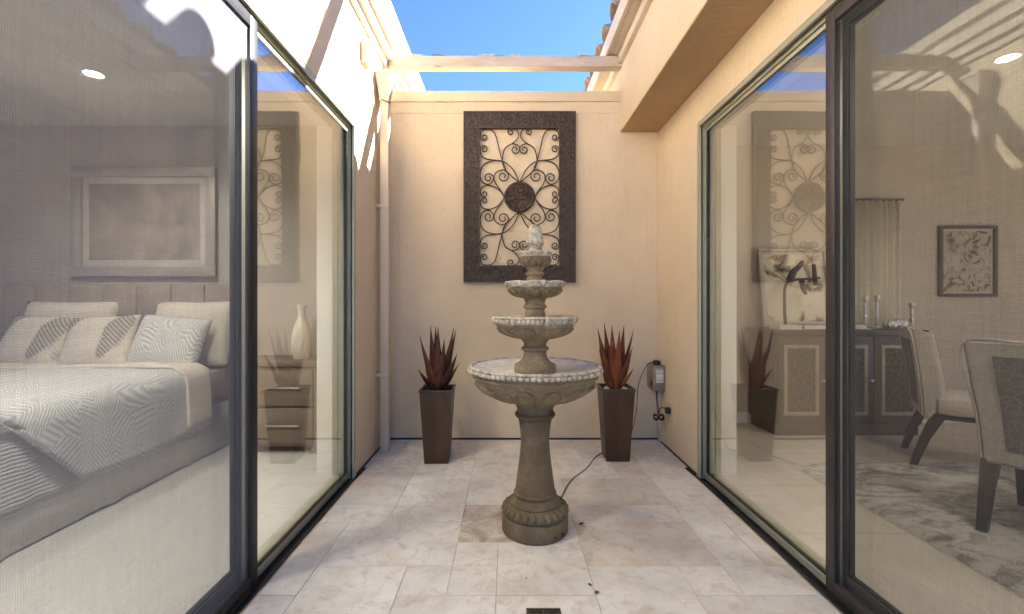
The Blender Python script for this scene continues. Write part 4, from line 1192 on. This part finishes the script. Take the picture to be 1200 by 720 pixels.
def pillow(name, mat, cx, y, z, w, h, th, tilt, rz, label, rr=0.0):
    bm = bmesh.new(); n = 18
    def sheet(sg):
        g = []
        for a in range(n + 1):
            row = []
            for b in range(n + 1):
                u = -1 + 2 * a / n; v = -1 + 2 * b / n
                pinch = 1 - 0.06 * (u * u) * (1 - v * v) * 0 - 0.05 * (1 - abs(v)) * abs(u) ** 4
                pin2 = 1 - 0.05 * (1 - abs(u)) * abs(v) ** 4
                d = ((1 - abs(u) ** 3.0) * (1 - abs(v) ** 3.0)) ** 0.55
                wr = .010 * noise.noise((u * 2 + cx, v * 2, sg)) * d
                row.append((u * w / 2 * pinch, sg * (th / 2 * d + .004) + wr, h / 2 + v * h / 2 * pin2))
            g.append(row)
        return g
    for sg in (-1, 1):
        g = sheet(sg); vv = [[bm.verts.new(p) for p in r] for r in g]
        for a in range(n):
            for b in range(n): bm.faces.new((vv[a][b], vv[a + 1][b], vv[a + 1][b + 1], vv[a][b + 1]))
    bmesh.ops.remove_doubles(bm, verts=bm.verts[:], dist=0.009)
    o = link(name, bm_mesh(bm, name), mat, None, (cx, y, z), (-tilt, rr, rz), smooth=180)
    tag(o, label, 'pillow', 'pillows heaped at the head of the bed')
    return o
pillow('pillow', 'linen', -2.66, 3.70, 0.66, 0.72, 0.56, 0.20, R(14), R(-4), 'plain cream pillow leaning on the headboard nearest the nightstand')
pillow('pillow', 'linen', -3.70, 3.70, 0.66, 0.76, 0.56, 0.20, R(14), R(3), 'plain cream pillow leaning on the middle of the headboard')
pillow('pillow', 'pillow_frond', -2.70, 3.46, 0.67, 0.60, 0.44, 0.17, R(22), R(-6), 'pale palm frond pillow in front of a plain cream pillow', R(4))
pillow('pillow', 'pillow_motif', -3.18, 3.42, 0.67, 0.52, 0.45, 0.17, R(24), R(5), 'cream pillow with dark leaf motif beside the palm frond pillow', R(-3))
pillow('pillow', 'pillow_motif', -3.72, 3.43, 0.67, 0.54, 0.45, 0.17, R(24), R(-3), 'cream pillow with dark leaf motif farthest across the bed', R(2))

pic = thing('framed_picture', 'wide pale framed picture hanging above the bed', 'picture', (-3.19, 3.949, 1.90))
def framed(t, w, h, fwid, fm, mm, am, matw):
    boxes('frame', fm, [(-w, w, -.035, -.001, h - fwid, h), (-w, w, -.035, -.001, -h, -h + fwid), (-w, -w + fwid, -.035, -.001, -h + fwid, h - fwid), (w - fwid, w, -.035, -.001, -h + fwid, h - fwid)], t, bev=0.004)
    box('mat_board', mm, -w + fwid - .002, w - fwid + .002, -.012, -.002, -h + fwid - .002, h - fwid + .002, 0, t)
    box('print', am, -w + fwid + matw, w - fwid - matw, -.0145, -.0122, -h + fwid + matw, h - fwid - matw, 0, t)
framed(pic, 0.63, 0.48, 0.085, 'art_frame', 'mat_board', 'art_bed', 0.06)

ns = thing('nightstand', 'taupe wood nightstand with two drawers beside the bed', 'nightstand', (-1.83, 3.72, 0))
box('carcass', 'walnut', -0.33, 0.33, -0.20, 0.20, 0.06, 0.69, 0.004, ns)
box('top', 'walnut', -0.35, 0.35, -0.225, 0.21, 0.692, 0.73, 0.005, ns)
for z in (0.09, 0.385):
    d_ = box('drawer', 'walnut', -0.305, 0.305, -0.222, -0.201, z, z + 0.275, 0.004, ns)
    box('handle', 'silver', -0.05, 0.21, -0.248, -0.236, z + 0.135, z + 0.150, 0.003, d_)
    boxes('handle_post', 'silver', [(-0.03, -0.018, -0.237, -0.221, z + .138, z + .147), (0.178, 0.190, -0.237, -0.221, z + .138, z + .147)], d_)
for sx in (-1, 1):
    for sy in (-1, 1):
        box('leg', 'walnut', sx * .30 - .02, sx * .30 + .02, sy * .17 - .02, sy * .17 + .02, 0.002, 0.062, 0.002, ns)
vz = lathe('vase', 'ceramic', [(0, 0), (0.062, 0), (0.078, 0.06), (0.082, 0.15), (0.070, 0.235), (0.045, 0.30), (0.031, 0.345), (0.030, 0.40), (0.040, 0.445), (0.034, 0.447), (0.024, 0.40), (0.022, 0.36), (0, 0.34)], 40)
vz.location = (-1.70, 3.70, 0.730)
tag(vz, 'cream bottle necked ceramic vase standing on the nightstand', 'vase')

def downlight(x, y, power, label):
    t = thing('recessed_light', label, 'ceiling light', (x, y, CEIL), 0, 'lit ceiling downlights')
    lathe('trim_ring', 'white_paint', [(0.050, 0.001), (0.066, -0.0005), (0.066, -0.006), (0.060, -0.008), (0.052, -0.004)], 40, t, cap=False)
    lathe('lens', 'lamp', [(0, -0.003), (0.053, -0.003), (0.053, -0.001), (0, -0.001)], 40, t)
    ld = bpy.data.lights.new('lamp', 'SPOT'); ld.energy = power; ld.spot_size = R(150); ld.spot_blend = 0.8; ld.shadow_soft_size = 0.2; ld.color = (1.0, 0.92, 0.83)
    lo = bpy.data.objects.new('bulb', ld); C.objects.link(lo); lo.parent = t; lo.location = (0, 0, -0.03)
downlight(-2.82, 3.05, 14, 'lit round downlight in the bedroom ceiling over the bed')
downlight(-1.80, 1.20, 54, 'added fill downlight out of view in the bedroom ceiling near the sliding door')  # out-of-view lamp added to brighten the bed side and courtyard floor
downlight(3.18, 2.85, 6, 'lit round downlight in the dining room ceiling over the chairs')
downlight(2.30, 1.10, 20, 'added fill downlight out of view in the dining room ceiling near the sliding door')  # second added lamp, unseen, throwing fill onto courtyard floor and opposite wall

# ------------------------------------------------------------------ dining room
sd = thing('sideboard', 'long grey brown sideboard with framed leaf pattern doors against the wall', 'sideboard', (3.04, 4.20, 0))
box('carcass', 'side_wood', -0.66, 0.66, -0.20, 0.225, 0.10, 0.90, 0.004, sd)
box('top', 'side_wood', -0.69, 0.69, -0.235, 0.235, 0.902, 0.95, 0.006, sd)
box('plinth', 'side_wood', -0.64, 0.64, -0.185, 0.22, 0.0, 0.099, 0.003, sd)
for k in range(3):
    x0 = -0.645 + k * 0.4325
    d_ = box('door', 'side_wood', x0, x0 + 0.42, -0.222, -0.2005, 0.12, 0.885, 0.004, sd)
    a, b, z0, z1 = x0 + .055, x0 + .365, .19, .815
    boxes('door_trim', 'gold_trim', [(a, b, -.231, -.2225, z1 - .03, z1), (a, b, -.231, -.2225, z0, z0 + .03), (a, a + .03, -.231, -.2225, z0 + .03, z1 - .03), (b - .03, b, -.231, -.2225, z0 + .03, z1 - .03)], d_, bev=.002)
    box('inset', 'inset', a + .03, b - .03, -.226, -.2222, z0 + .03, z1 - .03, 0, d_)
    lathe('knob', 'silver', [(0, 0), (.012, 0), (.010, .01), (.014, .02), (0, .026)], 16, d_, loc=(x0 + .40, -.222, .5)).rotation_euler = (R(90), 0, 0)

def candlestick(x, y, z, h, label):
    k = h / 0.28
    o = lathe('candlestick', 'silver', [(0, 0), (.045, 0), (.045, .006), (.02, .014), (.012, .03), (.018, .045 * k), (.010, .06 * k), (.016, .09 * k), (.020, .105 * k), (.009, .125 * k), (.017, .15 * k), (.010, .17 * k), (.018, .20 * k), (.009, .22 * k), (.016, .235 * k), (.024, .25 * k), (.026, .28 * k), (.018, .28 * k), (0, .262 * k)], 28)
    o.location = (x, y, z)
    tag(o, label, 'candlestick', 'turned silver candlesticks on the sideboard')
candlestick(3.23, 4.05, .95, .30, 'turned silver candlestick in front of the curtain edge on the sideboard')
candlestick(3.41, 4.14, .95, .31, 'tall turned silver candlestick directly behind the silver pumpkins')
candlestick(3.69, 4.09, .95, .24, 'short turned silver candlestick at the end of the sideboard')
def pumpkin(x, y, r, label):
    o = lathe('silver_pumpkin', 'silver', [(0, 0.01), (r * .5, 0), (r * .9, r * .35), (r, r * .8), (r * .85, r * 1.25), (r * .4, r * 1.5), (r * .12, r * 1.42), (r * .10, r * 1.8), (0, r * 1.85)], 64,
              rfun=lambda rr, z, a, k: (rr * (0.86 + 0.14 * abs(math.cos(a * 4))), z))
    o.location = (x, y, .951); o['label'] = label; o['category'] = 'ornament'; o['group'] = 'silver pumpkins on the sideboard'
pumpkin(3.43, 4.02, .058, 'ribbed silver pumpkin ornament beside the tall candlestick')
pumpkin(3.54, 4.06, .066, 'larger ribbed silver pumpkin ornament near the sideboard end')

def book(x0, x1, y0, y1, z, h, mat, label):
    t = thing('book', label, 'book', ((x0 + x1) / 2, (y0 + y1) / 2, z), 0, 'books lying on the sideboard')
    w, d = (x1 - x0) / 2, (y1 - y0) / 2
    boxes('cover', mat, [(-w, w, -d, d, 0, .004), (-w, w, -d, d, h - .004, h), (-w, -w + .004, -d, d, .004, h - .004)], t)
    box('pages', 'paper', -w + .004, w - .006, -d + .006, d - .006, .0041, h - .0041, 0, t)
book(2.43, 2.64, 4.00, 4.16, .951, .038, 'paper', 'thin pale book lying at the corner of the sideboard')
book(2.64, 2.88, 3.99, 4.17, .951, .045, 'book', 'thick brown book lying beside the pale book')
book(3.10, 3.20, 4.00, 4.16, .951, .05, 'book', 'small dark book lying under the curtain by the candlestick')

lean = thing('leaning_picture', 'large cream abstract picture leaning on the wall above the sideboard', 'picture', (2.78, 4.36, 1.335))
lean.rotation_euler = (R(-8), 0, 0)
framed(lean, 0.33, 0.38, 0.022, 'art_frame', 'mat_board', 'art_lean', 0.03)
# black horse-like figurines are not legible: a dark twisted metal sculpture stands before the picture
sc = thing('branch_sculpture', 'black twisted metal sculpture standing in front of the leaning picture', 'sculpture', (2.68, 4.16, 0.951))
box('plinth', 'dark_frame', -.10, .10, -.035, .035, 0, .02, .004, sc)
tube('stem', 'dark_frame', catmull([(-.10, 0, .02), (-.11, 0, .20), (-.10, .0, .40), (-.02, 0, .45), (.10, 0, .46), (.22, 0, .47)], 6), .014, 8, sc, taper=lambda t: 1 - .3 * t)
tube('branch', 'dark_frame', catmull([(-.06, 0, .44), (-.03, 0, .52), (.01, 0, .56), (.06, 0, .62)], 6), .034, 10, sc, taper=lambda t: 1.1 - t * .6)
tube('branch', 'dark_frame', catmull([(.05, 0, .46), (.06, 0, .38), (.09, 0, .32)], 6), .026, 10, sc, taper=lambda t: 1.1 - t * .6)
tube('branch', 'dark_frame', catmull([(.18, 0, .40), (.17, 0, .50), (.16, 0, .60)], 6), .022, 10, sc, taper=lambda t: 1.1 - t * .4)

bot = thing('framed_print', 'small square framed botanical print on the dining room wall', 'picture', (4.55, 4.449, 1.60))
framed(bot, 0.285, 0.35, 0.03, 'side_wood', 'mat_board', 'art_bot', 0.02)
# curtain panel with folds
bm = bmesh.new(); rows = []
for k in range(61):
    x = 3.42 + .46 * k / 60
    rows.append([bm.verts.new((x, 4.415 + .020 * math.sin(k * .75) + .006 * math.sin(k * 1.9), z)) for z in (0.02, 1.0, 2.20)])
for a, b in zip(rows, rows[1:]):
    for q in range(2): bm.faces.new((a[q], b[q], b[q + 1], a[q + 1]))
cu = link('curtain', bm_mesh(bm, 'curtain'), 'curtain', None, smooth=180)
cu.modifiers.new('t', 'SOLIDIFY').thickness = .003
tag(cu, 'cream curtain hanging in folds behind the sideboard', 'curtain')
rod = tube('curtain_rod', 'dark_frame', [(3.40, 4.415, 2.205), (3.90, 4.415, 2.205)], .012, 10)
tag(rod, 'short dark curtain rod over the cream curtain', 'curtain rod')

# rug
bm = bmesh.new(); nx, ny = 70, 90; vv = []
for a in range(nx + 1):
    row = []
    for b in range(ny + 1):
        x = 2.08 + 2.9 * a / nx; y = 0.2 + 3.12 * b / ny
        ed = min(1, min(a, nx - a, b, ny - b) / 1.0)
        ex = .010 * noise.noise((y * 20, x * 20, 1)) if ed < 1 else 0
        row.append(bm.verts.new((x + ex, y + ex, .004 + ed * (.014 + .007 * noise.noise((x * 22, y * 22, 0))))))
    vv.append(row)
for a in range(nx):
    for b in range(ny): bm.faces.new((vv[a][b], vv[a + 1][b], vv[a + 1][b + 1], vv[a][b + 1]))
rug = link('rug', bm_mesh(bm, 'rug'), 'rug', None, smooth=180)
tag(rug, 'shaggy cream rug with dark smudged pattern under the dining chairs', 'rug')

def chair(x, y, rz, label):
    """faces local +y; origin at the floor under its seat"""
    t = thing('dining_chair', label, 'chair', (x, y, 0.022), rz, 'upholstered dining chairs')
    box('seat', 'chair_fab', -.27, .27, -.24, .28, .38, .50, .03, t)
    # flared, leaning backrest
    def taper_box(name, mat, zs, hw, yc, th, par, bev):
        bm = bmesh.new(); rs = []
        for z, w, yy, h in zip(zs, hw, yc, th):
            rs.append([bm.verts.new(v) for v in ((-w, yy - h, z), (w, yy - h, z), (w, yy + h, z), (-w, yy + h, z))])
        for a, b in zip(rs, rs[1:]):
            for q in range(4): bm.faces.new((a[q], a[(q + 1) % 4], b[(q + 1) % 4], b[q]))
        bm.faces.new(list(reversed(rs[0]))); bm.faces.new(rs[-1])
        if bev: bmesh.ops.bevel(bm, geom=[e for e in bm.edges], offset=bev, segments=3, affect='EDGES')
        return link(name, bm_mesh(bm, name), mat, par, smooth=40)
    bk = taper_box('backrest', 'chair_fab', (.34, .60, .98), (.245, .262, .30), (-.27, -.285, -.345), (.045, .050, .042), t, .018)
    taper_box('back_panel', 'chair_panel', (.42, .60, .90), (.150, .160, .185), (-.3215, -.3365, -.382), (.004, .004, .004), bk, 0)
    for k in range(5):
        xx = -.2 + k * .1
        tube('channel', 'chair_fab', [(xx * .95, -.232, .50), (xx, -.240, .62), (xx * 1.1, -.296, .94)], .045, 10, bk)
    tube('piping', 'chair_fab', catmull([(-.242, -.312, .36), (-.258, -.330, .60), (-.292, -.383, .955), (0, -.386, .965), (.292, -.383, .955), (.258, -.330, .60), (.242, -.312, .36)], 5), .006, 6, bk)
    for sx in (-1, 1):
        for fy, by in ((.24, .26), (-.22, -.36)):
            bm = bmesh.new(); rs = []
            for z, w, yy in ((0, .020, by), (.20, .026, (fy + by) / 2 - .01 * (by < 0)), (.385, .036, fy)):
                xx = sx * .225
                rs.append([bm.verts.new(v) for v in ((xx - w, yy - w, z), (xx + w, yy - w, z), (xx + w, yy + w, z), (xx - w, yy + w, z))])
            for a, b in zip(rs, rs[1:]):
                for q in range(4): bm.faces.new((a[q], a[(q + 1) % 4], b[(q + 1) % 4], b[q]))
            bm.faces.new(list(reversed(rs[0]))); bm.faces.new(rs[-1])
            link('leg', bm_mesh(bm, 'leg'), 'espresso', t)
    box('apron', 'espresso', -.24, .24, -.22, .25, .345, .379, .004, t)
chair(2.86, 2.27, R(-62), 'grey upholstered dining chair turned so its patterned back panel shows')
chair(3.36, 3.22, R(-125), 'grey channel tufted dining chair beyond the one with patterned back panel')
